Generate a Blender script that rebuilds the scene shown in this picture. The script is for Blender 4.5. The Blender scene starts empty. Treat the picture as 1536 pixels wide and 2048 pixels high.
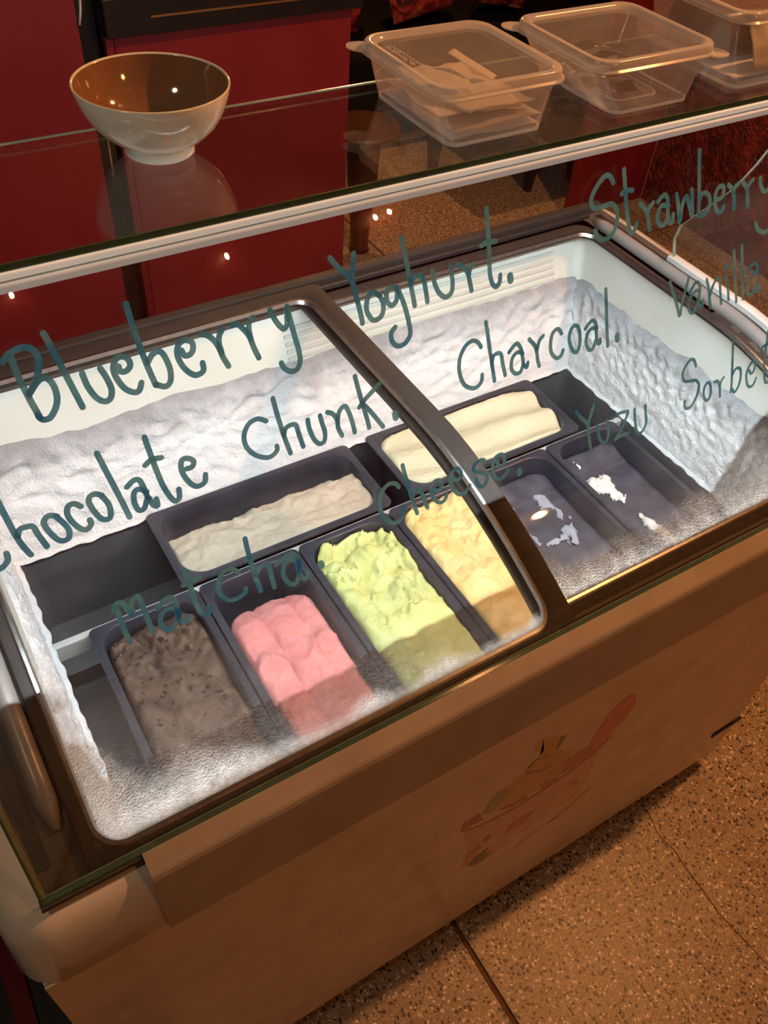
import bpy, bmesh, math, random
from mathutils import Vector, Matrix, noise

# ------------------------------------------------------------------ camera
# camera axes (rows: right, down, forward) in world X (along the freezer), Y (away), Z (up)
RC = ((0.85139616, -0.52038623, 0.06574763),
      (-0.34308715, -0.64731485, -0.68064286),
      (0.39675659, 0.55693955, -0.7296592))
FPX, HC = 1708.73, 1.80
sc = bpy.context.scene
COL = sc.collection
cam_d = bpy.data.cameras.new('camera')
cam = bpy.data.objects.new('camera', cam_d)
COL.objects.link(cam)
r0, r1, r2 = (Vector(v).normalized() for v in RC)
m3 = Matrix((r0, -r1, -r2)).transposed()
cam.matrix_world = Matrix.Translation((0, 0, HC)) @ m3.to_4x4()
cam_d.sensor_fit = 'HORIZONTAL'
cam_d.sensor_width = 36.0
cam_d.lens = FPX / 1536 * 36.0
cam_d.clip_start = 0.01
sc.camera = cam

# ------------------------------------------------------------------ colour, world, lights
sc.view_settings.view_transform = 'Standard'
sc.view_settings.look = 'None'
sc.view_settings.gamma = 1.0
sc.view_settings.use_curve_mapping = False
sc.view_settings.exposure = 0.0
try:
    sc.cycles.transparent_max_bounces = 28
    sc.cycles.max_bounces = 9
    sc.cycles.use_denoising = True
    sc.cycles.sample_clamp_indirect = 4.0
except Exception:
    pass

w = bpy.data.worlds.new('room_dusk')
sc.world = w
w.use_nodes = True
w.node_tree.nodes['Background'].inputs[0].default_value = (1.0, 0.52, 0.26, 1)
w.node_tree.nodes['Background'].inputs[1].default_value = 0.03


def light(name, kind, loc, power, color, size=0.1, size_y=None, aim=None, spot=None, blend=0.3):
    d = bpy.data.lights.new(name, kind)
    d.energy = power
    d.color = color
    if kind == 'AREA':
        d.size = size
        if size_y:
            d.shape = 'RECTANGLE'
            d.size_y = size_y
    else:
        d.shadow_soft_size = size
    if kind == 'SPOT':
        d.spot_size = spot
        d.spot_blend = blend
    o = bpy.data.objects.new(name, d)
    COL.objects.link(o)
    o.location = loc
    if aim is not None:
        dv = Vector(aim) - Vector(loc)
        o.rotation_euler = dv.to_track_quat('-Z', 'Y').to_euler()
    return o


WARM = (1.0, 0.40, 0.13)
light('ceiling_lamp_light', 'POINT', (1.75, 0.405, 2.75), 122, WARM, 0.026)
light('ceiling_lamp_light_back', 'POINT', (2.0, 3.4, 2.5), 75, WARM, 0.08)
light('side_fill_light', 'POINT', (-0.7, 0.30, 2.5), 12, (1.0, 0.88, 0.64), 0.08)  # unseen fill, added to lighten the lettering and left rim corner
light('front_fill_light', 'POINT', (1.3, -1.3, 2.5), 22, WARM, 0.10)  # unseen fill, added to lift the front panel
# white LED tape in the channel under the front edge of the top shelf: shines down and back into the well
LED_Y, LED_Z = 0.5481, 1.4793
light('shelf_led_light', 'AREA', (0.555, LED_Y, LED_Z), 74, (0.86, 0.95, 1.0), 1.20, 0.0006,
      aim=(0.555, LED_Y + 0.20, LED_Z - 0.98))

# added unseen strip under the front rim of the well, brightens the lid fog
light('well_fill_light', 'AREA', (0.55, 0.3925, 0.929), 1.05, (0.95, 0.95, 0.92), 1.10, 0.004, aim=(0.55, 0.3925 + 0.8, 0.929 + 0.08))

# ------------------------------------------------------------------ helpers
ORG = {}                       # world origin of every parent
MATS = {}
RND = random.Random(7)


def px_dir(u, v):
    a, b = (u - 768) / FPX, (v - 1024) / FPX
    return r0 * a + r1 * b + r2


CAMP = Vector((0, 0, HC))


def px_plane(u, v, p0, n):
    d = px_dir(u, v)
    t = (Vector(p0) - CAMP).dot(n) / d.dot(n)
    return CAMP + d * t


def tag(o, label=None, cat=None, group=None, kind=None):
    if label: o['label'] = label
    if cat: o['category'] = cat
    if group: o['group'] = group
    if kind: o['kind'] = kind
    return o


def thing(name, loc, label=None, cat=None, group=None, kind=None):
    o = bpy.data.objects.new(name, None)
    o.empty_display_size = 0.05
    COL.objects.link(o)
    o.location = loc
    ORG[o] = Vector(loc)
    return tag(o, label, cat, group, kind)


def build(name, verts, faces, m, parent=None, smooth=False, origin=None, auto=None):
    verts = [Vector(v) for v in verts]
    if origin is None:
        if parent is not None:
            origin = ORG[parent]
        else:
            xs = [v.x for v in verts]; ys = [v.y for v in verts]; zs = [v.z for v in verts]
            origin = Vector(((min(xs) + max(xs)) / 2, (min(ys) + max(ys)) / 2, min(zs)))
    origin = Vector(origin)
    me = bpy.data.meshes.new(name)
    me.from_pydata([tuple(v - origin) for v in verts], [], [tuple(f) for f in faces])
    bm = bmesh.new(); bm.from_mesh(me)
    bmesh.ops.recalc_face_normals(bm, faces=bm.faces)
    bm.to_mesh(me); bm.free()
    if smooth:
        for p in me.polygons: p.use_smooth = True
        if auto is not None:
            try:
                me.set_sharp_from_angle(angle=auto)
            except Exception:
                pass
    o = bpy.data.objects.new(name, me)
    COL.objects.link(o)
    if parent is not None:
        o.parent = parent
        o.location = origin - ORG[parent]
    else:
        o.location = origin
    ORG[o] = origin
    if isinstance(m, (list, tuple)):
        for x in m: me.materials.append(x)
    else:
        me.materials.append(m)
    return o


class MB:
    """collects shapes that form one mesh"""
    def __init__(self): self.v = []; self.f = []

    def add(self, verts, faces):
        n = len(self.v)
        self.v += [Vector(x) for x in verts]
        self.f += [tuple(i + n for i in fc) for fc in faces]
        return self

    def box(self, x0, x1, y0, y1, z0, z1, bev=0.0):
        if bev <= 0:
            vs = [(x, y, z) for z in (z0, z1) for y in (y0, y1) for x in (x0, x1)]
            return self.add(vs, [(0, 2, 3, 1), (4, 5, 7, 6), (0, 1, 5, 4), (2, 6, 7, 3), (0, 4, 6, 2), (1, 3, 7, 5)])
        b = bmesh.new()
        bmesh.ops.create_cube(b, size=1)
        for v in b.verts:
            v.co = Vector(((x0 + x1) / 2 + v.co.x * (x1 - x0), (y0 + y1) / 2 + v.co.y * (y1 - y0), (z0 + z1) / 2 + v.co.z * (z1 - z0)))
        bmesh.ops.bevel(b, geom=b.edges[:], offset=bev, segments=2, affect='EDGES', profile=0.5)
        b.verts.index_update()
        self.add([v.co.copy() for v in b.verts], [[v.index for v in f.verts] for f in b.faces])
        b.free()
        return self

    def loft(self, rings, close=True, cap0=False, cap1=False):
        n = len(rings[0]); base = len(self.v)
        for r in rings: self.v += [Vector(p) for p in r]
        for i in range(len(rings) - 1):
            for j in range(n if close else n - 1):
                k = (j + 1) % n
                self.f.append((base + i * n + j, base + i * n + k, base + (i + 1) * n + k, base + (i + 1) * n + j))
        if cap0: self.f.append(tuple(base + j for j in range(n))[::-1])
        if cap1: self.f.append(tuple(base + (len(rings) - 1) * n + j for j in range(n)))
        return self

    def tube(self, pts, r, seg=8, caps=True):
        pts = [Vector(p) for p in pts]
        rings = []
        up = Vector((0, 0, 1))
        for i, p in enumerate(pts):
            t = (pts[min(i + 1, len(pts) - 1)] - pts[max(i - 1, 0)]).normalized()
            a = t.cross(up)
            if a.length < 1e-3: a = t.cross(Vector((1, 0, 0)))
            a.normalize(); b = a.cross(t).normalized()
            rr = r[i] if isinstance(r, (list, tuple)) else r
            rings.append([p + (a * math.cos(2 * math.pi * k / seg) + b * math.sin(2 * math.pi * k / seg)) * rr for k in range(seg)])
        return self.loft(rings, True, caps, caps)

    def lathe(self, prof, c, seg=32, caps=True):
        rings = [[(c[0] + r * math.cos(2 * math.pi * k / seg), c[1] + r * math.sin(2 * math.pi * k / seg), c[2] + z) for k in range(seg)] for r, z in prof]
        return self.loft(rings, True, caps and prof[0][0] > 1e-6, caps and prof[-1][0] > 1e-6)

    def grid(self, nu, nv, fn):
        base = len(self.v)
        for j in range(nv + 1):
            for i in range(nu + 1):
                self.v.append(Vector(fn(i / nu, j / nv)))
        for j in range(nv):
            for i in range(nu):
                a = base + j * (nu + 1) + i
                self.f.append((a, a + 1, a + nu + 2, a + nu + 1))
        return self

    def build(self, name, m, parent=None, **k):
        return build(name, self.v, self.f, m, parent, **k)


def rrect(x0, x1, y0, y1, r, nc=6, nx=1, ny=1):
    """rounded rectangle, counter-clockwise from the front-left, constant point count"""
    if not isinstance(r, (list, tuple)): r = [r] * 4
    pts = []
    cs = [(x1 - r[0], y0 + r[0], -90, r[0]), (x1 - r[1], y1 - r[1], 0, r[1]), (x0 + r[2], y1 - r[2], 90, r[2]), (x0 + r[3], y0 + r[3], 180, r[3])]
    arcs = []
    for cx, cy, a0, rr in cs:
        arcs.append([(cx + rr * math.cos(math.radians(a0 + 90 * k / nc)), cy + rr * math.sin(math.radians(a0 + 90 * k / nc))) for k in range(nc + 1)])
    for q in range(4):
        a = arcs[q]
        b = arcs[(q + 1) % 4]
        pts += a
        n = ny if q in (0, 2) else nx
        for k in range(1, n):
            t = k / n
            pts.append((a[-1][0] * (1 - t) + b[0][0] * t, a[-1][1] * (1 - t) + b[0][1] * t))
    return pts


def nz(x, y, z=0.0, s=1.0):
    return noise.noise(Vector((x * s, y * s, z * s)))


# ------------------------------------------------------------------ materials
def new_mat(name):
    m = bpy.data.materials.new(name)
    m.use_nodes = True
    nt = m.node_tree
    nt.nodes.clear()
    out = nt.nodes.new('ShaderNodeOutputMaterial')
    MATS[name] = m
    return m, nt, out


def N(nt, t, **k):
    n = nt.nodes.new(t)
    for a, b in k.items(): setattr(n, a, b)
    return n


def col4(c): return (c[0], c[1], c[2], 1.0)


def pbr(name, color, rough=0.5, color2=None, scale=30.0, bump=0.0, bscale=None, metal=0.0, spec=0.5, detail=4.0, sss=0.0, coat=0.0, ramp=(0.35, 0.65), emit=None):
    m, nt, out = new_mat(name)
    b = N(nt, 'ShaderNodeBsdfPrincipled')
    nt.links.new(b.outputs[0], out.inputs[0])
    b.inputs['Roughness'].default_value = rough
    b.inputs['Metallic'].default_value = metal
    b.inputs['Specular IOR Level'].default_value = spec
    b.inputs['Coat Weight'].default_value = coat
    if sss:
        b.inputs['Subsurface Weight'].default_value = sss
        b.inputs['Subsurface Radius'].default_value = (0.01, 0.008, 0.006)
        b.inputs['Subsurface Scale'].default_value = 0.5
    tc = N(nt, 'ShaderNodeNewGeometry')
    if color2 is None: color2 = tuple(c * 0.88 for c in color)
    no = N(nt, 'ShaderNodeTexNoise')
    no.inputs['Scale'].default_value = scale
    no.inputs['Detail'].default_value = detail
    nt.links.new(tc.outputs['Position'], no.inputs['Vector'])
    cr = N(nt, 'ShaderNodeValToRGB')
    cr.color_ramp.elements[0].position = ramp[0]
    cr.color_ramp.elements[1].position = ramp[1]
    cr.color_ramp.elements[0].color = col4(color2)
    cr.color_ramp.elements[1].color = col4(color)
    nt.links.new(no.outputs['Fac'], cr.inputs[0])
    nt.links.new(cr.outputs[0], b.inputs['Base Color'])
    if bump:
        n2 = N(nt, 'ShaderNodeTexNoise')
        n2.inputs['Scale'].default_value = bscale or scale * 4
        n2.inputs['Detail'].default_value = 5
        nt.links.new(tc.outputs['Position'], n2.inputs['Vector'])
        bp = N(nt, 'ShaderNodeBump')
        bp.inputs['Strength'].default_value = bump
        bp.inputs['Distance'].default_value = 0.002
        nt.links.new(n2.outputs['Fac'], bp.inputs['Height'])
        nt.links.new(bp.outputs[0], b.inputs['Normal'])
    if emit:
        b.inputs['Emission Color'].default_value = col4(emit[0])
        b.inputs['Emission Strength'].default_value = emit[1]
    return m


def schlick(nt, f0=0.045):
    lw = N(nt, 'ShaderNodeLayerWeight'); lw.inputs['Blend'].default_value = 0.5
    pw = N(nt, 'ShaderNodeMath', operation='POWER'); pw.inputs[1].default_value = 5.0
    nt.links.new(lw.outputs['Facing'], pw.inputs[0])
    ml = N(nt, 'ShaderNodeMath', operation='MULTIPLY_ADD'); ml.inputs[1].default_value = 1 - f0; ml.inputs[2].default_value = f0
    nt.links.new(pw.outputs[0], ml.inputs[0])
    return ml.outputs[0]


def pane_shader(nt, tint, f0=0.045, rough=0.0):
    tr = N(nt, 'ShaderNodeBsdfTransparent'); tr.inputs[0].default_value = col4(tint)
    gl = N(nt, 'ShaderNodeBsdfGlossy'); gl.inputs['Roughness'].default_value = rough
    gl.inputs[0].default_value = (1, 1, 1, 1)
    mx = N(nt, 'ShaderNodeMixShader')
    nt.links.new(schlick(nt, f0), mx.inputs[0])
    nt.links.new(tr.outputs[0], mx.inputs[1]); nt.links.new(gl.outputs[0], mx.inputs[2])
    return mx.outputs[0]


def clear_glass(name, tint=(0.975, 0.985, 0.98), f0=0.045):
    m, nt, out = new_mat(name)
    nt.links.new(pane_shader(nt, tint, f0), out.inputs[0])
    return m


def milky(name, color, dens, f0=0.04, rough=0.12, trans=0.6, noise_amt=0.0):
    """thin translucent plastic: part clear, part light-scattering"""
    m, nt, out = new_mat(name)
    ps = pane_shader(nt, (0.96, 0.96, 0.96), f0, rough)
    d = N(nt, 'ShaderNodeBsdfDiffuse'); d.inputs[0].default_value = col4(color)
    t = N(nt, 'ShaderNodeBsdfTranslucent'); t.inputs[0].default_value = col4(color)
    dt = N(nt, 'ShaderNodeMixShader'); dt.inputs[0].default_value = trans
    nt.links.new(d.outputs[0], dt.inputs[1]); nt.links.new(t.outputs[0], dt.inputs[2])
    mx = N(nt, 'ShaderNodeMixShader'); mx.inputs[0].default_value = dens
    if noise_amt:
        g = N(nt, 'ShaderNodeNewGeometry'); no = N(nt, 'ShaderNodeTexNoise'); no.inputs['Scale'].default_value = 60
        nt.links.new(g.outputs['Position'], no.inputs['Vector'])
        ma = N(nt, 'ShaderNodeMath', operation='MULTIPLY_ADD'); ma.inputs[1].default_value = noise_amt; ma.inputs[2].default_value = dens - noise_amt / 2
        nt.links.new(no.outputs['Fac'], ma.inputs[0]); nt.links.new(ma.outputs[0], mx.inputs[0])
    nt.links.new(ps, mx.inputs[1]); nt.links.new(dt.outputs[0], mx.inputs[2])
    nt.links.new(mx.outputs[0], out.inputs[0])
    return m


def fog_glass(name):
    """lid pane: clear glass with condensation where the mesh attribute 'fog' says so"""
    m, nt, out = new_mat(name)
    at = N(nt, 'ShaderNodeAttribute'); at.attribute_name = 'fog'
    g = N(nt, 'ShaderNodeNewGeometry')
    vo = N(nt, 'ShaderNodeTexVoronoi'); vo.inputs['Scale'].default_value = 420
    nt.links.new(g.outputs['Position'], vo.inputs['Vector'])
    no = N(nt, 'ShaderNodeTexNoise'); no.inputs['Scale'].default_value = 160; no.inputs['Detail'].default_value = 6
    nt.links.new(g.outputs['Position'], no.inputs['Vector'])
    # droplets break the fog up: fac = fog * (0.55 + noise*0.9)
    a1 = N(nt, 'ShaderNodeMath', operation='MULTIPLY_ADD'); a1.inputs[1].default_value = 1.1; a1.inputs[2].default_value = 0.40
    nt.links.new(no.outputs['Fac'], a1.inputs[0])
    a2 = N(nt, 'ShaderNodeMath', operation='MULTIPLY', use_clamp=True)
    nt.links.new(at.outputs['Fac'], a2.inputs[0]); nt.links.new(a1.outputs[0], a2.inputs[1])
    ps = pane_shader(nt, (0.985, 0.99, 0.99), 0.03, 0.02)
    bp = N(nt, 'ShaderNodeBump'); bp.inputs['Strength'].default_value = 0.8; bp.inputs['Distance'].default_value = 0.0015
    nt.links.new(vo.outputs['Distance'], bp.inputs['Height'])
    d = N(nt, 'ShaderNodeBsdfDiffuse'); d.inputs[0].default_value = (0.9, 0.9, 0.9, 1)
    t = N(nt, 'ShaderNodeBsdfTranslucent'); t.inputs[0].default_value = (0.95, 0.95, 0.95, 1)
    nt.links.new(bp.outputs[0], d.inputs['Normal']); nt.links.new(bp.outputs[0], t.inputs['Normal'])
    dt = N(nt, 'ShaderNodeMixShader'); dt.inputs[0].default_value = 0.75
    nt.links.new(d.outputs[0], dt.inputs[1]); nt.links.new(t.outputs[0], dt.inputs[2])
    gl = N(nt, 'ShaderNodeBsdfGlossy'); gl.inputs['Roughness'].default_value = 0.15
    nt.links.new(bp.outputs[0], gl.inputs['Normal'])
    dg = N(nt, 'ShaderNodeMixShader'); dg.inputs[0].default_value = 0.12
    nt.links.new(dt.outputs[0], dg.inputs[1]); nt.links.new(gl.outputs[0], dg.inputs[2])
    mx = N(nt, 'ShaderNodeMixShader')
    nt.links.new(a2.outputs[0], mx.inputs[0]); nt.links.new(ps, mx.inputs[1]); nt.links.new(dg.outputs[0], mx.inputs[2])
    nt.links.new(mx.outputs[0], out.inputs[0])
    return m


def ink_mat(name):
    m, nt, out = new_mat(name)
    g = N(nt, 'ShaderNodeNewGeometry')
    no = N(nt, 'ShaderNodeTexNoise'); no.inputs['Scale'].default_value = 45; no.inputs['Detail'].default_value = 3
    nt.links.new(g.outputs['Position'], no.inputs['Vector'])
    cr = N(nt, 'ShaderNodeValToRGB')
    cr.color_ramp.elements[0].position = 0.34; cr.color_ramp.elements[0].color = (0.09, 0.44, 0.86, 1)
    cr.color_ramp.elements[1].position = 0.60; cr.color_ramp.elements[1].color = (0.24, 0.68, 0.88, 1)
    nt.links.new(no.outputs['Fac'], cr.inputs[0])
    d = N(nt, 'ShaderNodeBsdfDiffuse'); t = N(nt, 'ShaderNodeBsdfTranslucent'); tr = N(nt, 'ShaderNodeBsdfTransparent')
    tr.inputs[0].default_value = (0.45, 0.75, 0.8, 1)
    nt.links.new(cr.outputs[0], d.inputs[0]); nt.links.new(cr.outputs[0], t.inputs[0])
    a = N(nt, 'ShaderNodeMixShader'); a.inputs[0].default_value = 0.62
    nt.links.new(d.outputs[0], a.inputs[1]); nt.links.new(t.outputs[0], a.inputs[2])
    b = N(nt, 'ShaderNodeMixShader'); b.inputs[0].default_value = 0.90
    nt.links.new(tr.outputs[0], b.inputs[1]); nt.links.new(a.outputs[0], b.inputs[2])
    nt.links.new(b.outputs[0], out.inputs[0])
    return m


def terrazzo(name):
    m, nt, out = new_mat(name)
    b = N(nt, 'ShaderNodeBsdfPrincipled'); nt.links.new(b.outputs[0], out.inputs[0])
    b.inputs['Roughness'].default_value = 0.42
    g = N(nt, 'ShaderNodeNewGeometry')

    def chips(scale, lo, hi, w=0.0):
        v = N(nt, 'ShaderNodeTexVoronoi'); v.inputs['Scale'].default_value = scale
        n = N(nt, 'ShaderNodeTexNoise'); n.inputs['Scale'].default_value = scale * 0.8
        ad = N(nt, 'ShaderNodeMixRGB'); ad.blend_type = 'ADD'; ad.inputs[0].default_value = 0.012
        nt.links.new(g.outputs['Position'], n.inputs['Vector'])
        nt.links.new(g.outputs['Position'], ad.inputs[1]); nt.links.new(n.outputs['Color'], ad.inputs[2])
        nt.links.new(ad.outputs[0], v.inputs['Vector'])
        # random cell colour picks which cells are chips; distance gives the chip shape
        sx = N(nt, 'ShaderNodeSeparateColor'); nt.links.new(v.outputs['Color'], sx.inputs[0])
        lt = N(nt, 'ShaderNodeMath', operation='LESS_THAN'); lt.inputs[1].default_value = lo
        nt.links.new(sx.outputs[0], lt.inputs[0])
        d = N(nt, 'ShaderNodeMath', operation='LESS_THAN'); d.inputs[1].default_value = hi
        nt.links.new(v.outputs['Distance'], d.inputs[0])
        mu = N(nt, 'ShaderNodeMath', operation='MULTIPLY')
        nt.links.new(lt.outputs[0], mu.inputs[0]); nt.links.new(d.outputs[0], mu.inputs[1])
        return mu.outputs[0]
    big = N(nt, 'ShaderNodeTexNoise'); big.inputs['Scale'].default_value = 5; nt.links.new(g.outputs['Position'], big.inputs['Vector'])
    cr = N(nt, 'ShaderNodeValToRGB')
    cr.color_ramp.elements[0].color = (0.27, 0.205, 0.135, 1); cr.color_ramp.elements[1].color = (0.37, 0.29, 0.20, 1)
    nt.links.new(big.outputs['Fac'], cr.inputs[0])
    cur = cr.outputs[0]
    for sc_, lo, hi, c in ((260, 0.50, 0.55, (0.50, 0.40, 0.29)), (170, 0.25, 0.50, (0.24, 0.18, 0.13)), (104, 0.38, 0.36, (0.05, 0.04, 0.035)), (130, 0.20, 0.34, (0.045, 0.04, 0.035)), (150, 0.18, 0.42, (0.85, 0.74, 0.60))):
        mx = N(nt, 'ShaderNodeMixRGB'); nt.links.new(chips(sc_, lo, hi), mx.inputs[0])
        nt.links.new(cur, mx.inputs[1]); mx.inputs[2].default_value = col4(c)
        cur = mx.outputs[0]
    nt.links.new(cur, b.inputs['Base Color'])
    return m


def ice_mat(name, c1, c2, scale=60, rough=0.6, c3=None):
    m, nt, out = new_mat(name)
    b = N(nt, 'ShaderNodeBsdfPrincipled'); nt.links.new(b.outputs[0], out.inputs[0])
    b.inputs['Roughness'].default_value = rough
    b.inputs['Specular IOR Level'].default_value = 0.3
    g = N(nt, 'ShaderNodeNewGeometry')
    n = N(nt, 'ShaderNodeTexNoise'); n.inputs['Scale'].default_value = scale; n.inputs['Detail'].default_value = 6
    nt.links.new(g.outputs['Position'], n.inputs['Vector'])
    cr = N(nt, 'ShaderNodeValToRGB'); cr.color_ramp.elements[0].position = 0.36; cr.color_ramp.elements[1].position = 0.62
    cr.color_ramp.elements[0].color = col4(c2); cr.color_ramp.elements[1].color = col4(c1)
    nt.links.new(n.outputs['Fac'], cr.inputs[0]); nt.links.new(cr.outputs[0], b.inputs['Base Color'])
    n2 = N(nt, 'ShaderNodeTexNoise'); n2.inputs['Scale'].default_value = 380; n2.inputs['Detail'].default_value = 4
    nt.links.new(g.outputs['Position'], n2.inputs['Vector'])
    bp = N(nt, 'ShaderNodeBump'); bp.inputs['Strength'].default_value = 0.35; bp.inputs['Distance'].default_value = 0.0015
    nt.links.new(n2.outputs['Fac'], bp.inputs['Height']); nt.links.new(bp.outputs[0], b.inputs['Normal'])
    return m


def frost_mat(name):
    """white rime with the shade along its upper border painted in as grey"""
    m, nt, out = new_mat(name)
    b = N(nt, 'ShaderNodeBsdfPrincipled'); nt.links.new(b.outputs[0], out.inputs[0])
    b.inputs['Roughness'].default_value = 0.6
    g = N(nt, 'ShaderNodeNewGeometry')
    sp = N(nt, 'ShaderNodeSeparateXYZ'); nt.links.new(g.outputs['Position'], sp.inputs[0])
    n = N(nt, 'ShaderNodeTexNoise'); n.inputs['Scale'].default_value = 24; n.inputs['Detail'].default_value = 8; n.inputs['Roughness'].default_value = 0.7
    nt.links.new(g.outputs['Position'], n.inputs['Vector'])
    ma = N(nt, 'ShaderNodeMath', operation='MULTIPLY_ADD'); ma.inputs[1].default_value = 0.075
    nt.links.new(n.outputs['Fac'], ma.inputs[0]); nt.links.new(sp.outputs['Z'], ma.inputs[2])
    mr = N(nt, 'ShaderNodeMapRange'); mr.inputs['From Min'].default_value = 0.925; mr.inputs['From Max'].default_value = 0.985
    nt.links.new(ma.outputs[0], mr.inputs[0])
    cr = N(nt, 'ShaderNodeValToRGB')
    cr.color_ramp.elements[0].color = (0.80, 0.81, 0.82, 1); cr.color_ramp.elements[1].color = (0.30, 0.305, 0.32, 1)  # grey end paints the shading at the top of the frost
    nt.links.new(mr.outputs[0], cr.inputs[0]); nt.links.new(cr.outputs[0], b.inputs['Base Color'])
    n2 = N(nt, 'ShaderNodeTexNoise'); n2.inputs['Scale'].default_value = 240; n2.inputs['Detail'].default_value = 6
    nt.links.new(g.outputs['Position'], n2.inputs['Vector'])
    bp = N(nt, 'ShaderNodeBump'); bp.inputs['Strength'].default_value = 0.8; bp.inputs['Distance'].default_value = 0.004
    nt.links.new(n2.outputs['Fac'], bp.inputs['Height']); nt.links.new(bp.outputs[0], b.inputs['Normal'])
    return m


M = {}
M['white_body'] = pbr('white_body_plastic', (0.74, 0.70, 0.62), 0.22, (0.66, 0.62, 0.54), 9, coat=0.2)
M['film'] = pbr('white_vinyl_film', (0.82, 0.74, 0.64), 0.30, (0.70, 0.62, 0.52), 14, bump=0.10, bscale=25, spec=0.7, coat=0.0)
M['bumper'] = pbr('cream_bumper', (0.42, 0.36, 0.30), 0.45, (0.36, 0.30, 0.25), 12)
M['frame'] = pbr('grey_lid_frame', (0.040, 0.031, 0.025), 0.5, (0.030, 0.024, 0.020), 8, spec=0.22)
M['rim'] = pbr('grey_rim', (0.10, 0.080, 0.064), 0.45, (0.08, 0.064, 0.052), 8, spec=0.3)
M['dark'] = pbr('black_rubber', (0.025, 0.023, 0.022), 0.5)
M['steel'] = pbr('brushed_steel', (0.62, 0.62, 0.60), 0.28, (0.5, 0.5, 0.49), 90, metal=1.0)
M['alu'] = pbr('satin_aluminium', (0.62, 0.62, 0.60), 0.40, (0.52, 0.52, 0.50), 60, metal=0.3)
M['rail'] = pbr('pale_rail_plastic', (0.26, 0.24, 0.22), 0.30, (0.22, 0.20, 0.185), 10)
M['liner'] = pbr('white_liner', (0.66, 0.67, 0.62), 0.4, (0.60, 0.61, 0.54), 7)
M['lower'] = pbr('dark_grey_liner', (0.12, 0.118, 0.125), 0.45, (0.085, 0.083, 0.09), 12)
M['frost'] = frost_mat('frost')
M['pan'] = pbr('slate_pan_plastic', (0.045, 0.047, 0.062), 0.30, (0.030, 0.031, 0.043), 22)
M['gasket'] = pbr('dirty_gasket', (0.07, 0.05, 0.04), 0.6, (0.02, 0.015, 0.012), 60)
M['glass'] = clear_glass('clear_glass')
M['shelf_glass'] = clear_glass('shelf_glass', (0.96, 0.975, 0.965), 0.075)
M['lid_glass'] = fog_glass('lid_glass_with_condensation')
M['glass_edge'] = pbr('green_glass_edge', (0.05, 0.115, 0.078), 0.12, (0.038, 0.085, 0.058), 40, spec=0.7)
M['glass_edge_pale'] = pbr('pale_glass_edge', (0.40, 0.46, 0.36), 0.15, (0.33, 0.38, 0.28), 40, spec=0.7)
M['ink'] = ink_mat('teal_marker_ink')
M['tub'] = milky('frosted_tub_plastic', (0.85, 0.82, 0.82), 0.15, 0.06, 0.08, 0.5)
M['tub_clear'] = milky('clear_tub_plastic', (0.85, 0.82, 0.82), 0.07, 0.05, 0.05, 0.5)
M['tab'] = milky('matt_tab_plastic', (0.80, 0.76, 0.74), 0.45, 0.012, 0.75, 0.5)
M['tub_lid'] = milky('frosted_lid_plastic', (0.84, 0.81, 0.80), 0.60, 0.05, 0.18, 0.45, 0.12)
M['tub_top'] = milky('lid_window_plastic', (0.80, 0.76, 0.75), 0.20, 0.06, 0.10, 0.5, 0.08)
M['paper'] = milky('white_paper', (0.96, 0.94, 0.92), 1.0, 0.04, 0.6, 0.5)
M['ceramic'] = pbr('white_glazed_ceramic', (0.82, 0.83, 0.73), 0.10, (0.79, 0.80, 0.70), 10, spec=0.6, coat=0.5)
M['red'] = pbr('red_lacquer_panel', (0.20, 0.016, 0.022), 0.35, (0.17, 0.013, 0.019), 6)
M['red_dark'] = pbr('dark_red_panel', (0.20, 0.012, 0.018), 0.4, (0.15, 0.009, 0.014), 6)
M['black'] = pbr('black_lacquer', (0.012, 0.010, 0.010), 0.35, (0.008, 0.007, 0.007), 8)
M['black_cloth'] = pbr('black_cloth', (0.012, 0.010, 0.010), 0.95, spec=0.1)
M['grout'] = pbr('brown_grout', (0.17, 0.085, 0.035), 0.8, (0.12, 0.06, 0.025), 60)
M['terrazzo'] = terrazzo('terrazzo_tile')
M['led'] = pbr('led_tape', (0.9, 0.9, 0.9), 0.4, emit=((0.9, 0.96, 1.0), 6.0))
M['bulb'] = pbr('warm_bulb', (1.0, 0.8, 0.5), 0.4, emit=((1.0, 0.62, 0.20), 260.0))
M['lamp'] = pbr('lamp_diffuser', (0.9, 0.85, 0.75), 0.4, emit=((1.0, 0.6, 0.28), 6.0))
M['trim_glow'] = pbr('glowing_shelf_trim', (0.8, 0.8, 0.76), 0.4, emit=((1.0, 0.96, 0.82), 0.27))  # shelf trim, its brightness put in as glow; not a lamp
M['trim_glow_dim'] = pbr('glowing_trim_lower', (0.5, 0.5, 0.48), 0.45, emit=((1.0, 0.97, 0.90), 0.16))  # lower trim bar, weaker glow put in the same way
M['rail_light'] = pbr('light_grey_bar', (0.62, 0.61, 0.59), 0.35)
M['tape'] = pbr('white_channel', (0.72, 0.70, 0.66), 0.35)

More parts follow.
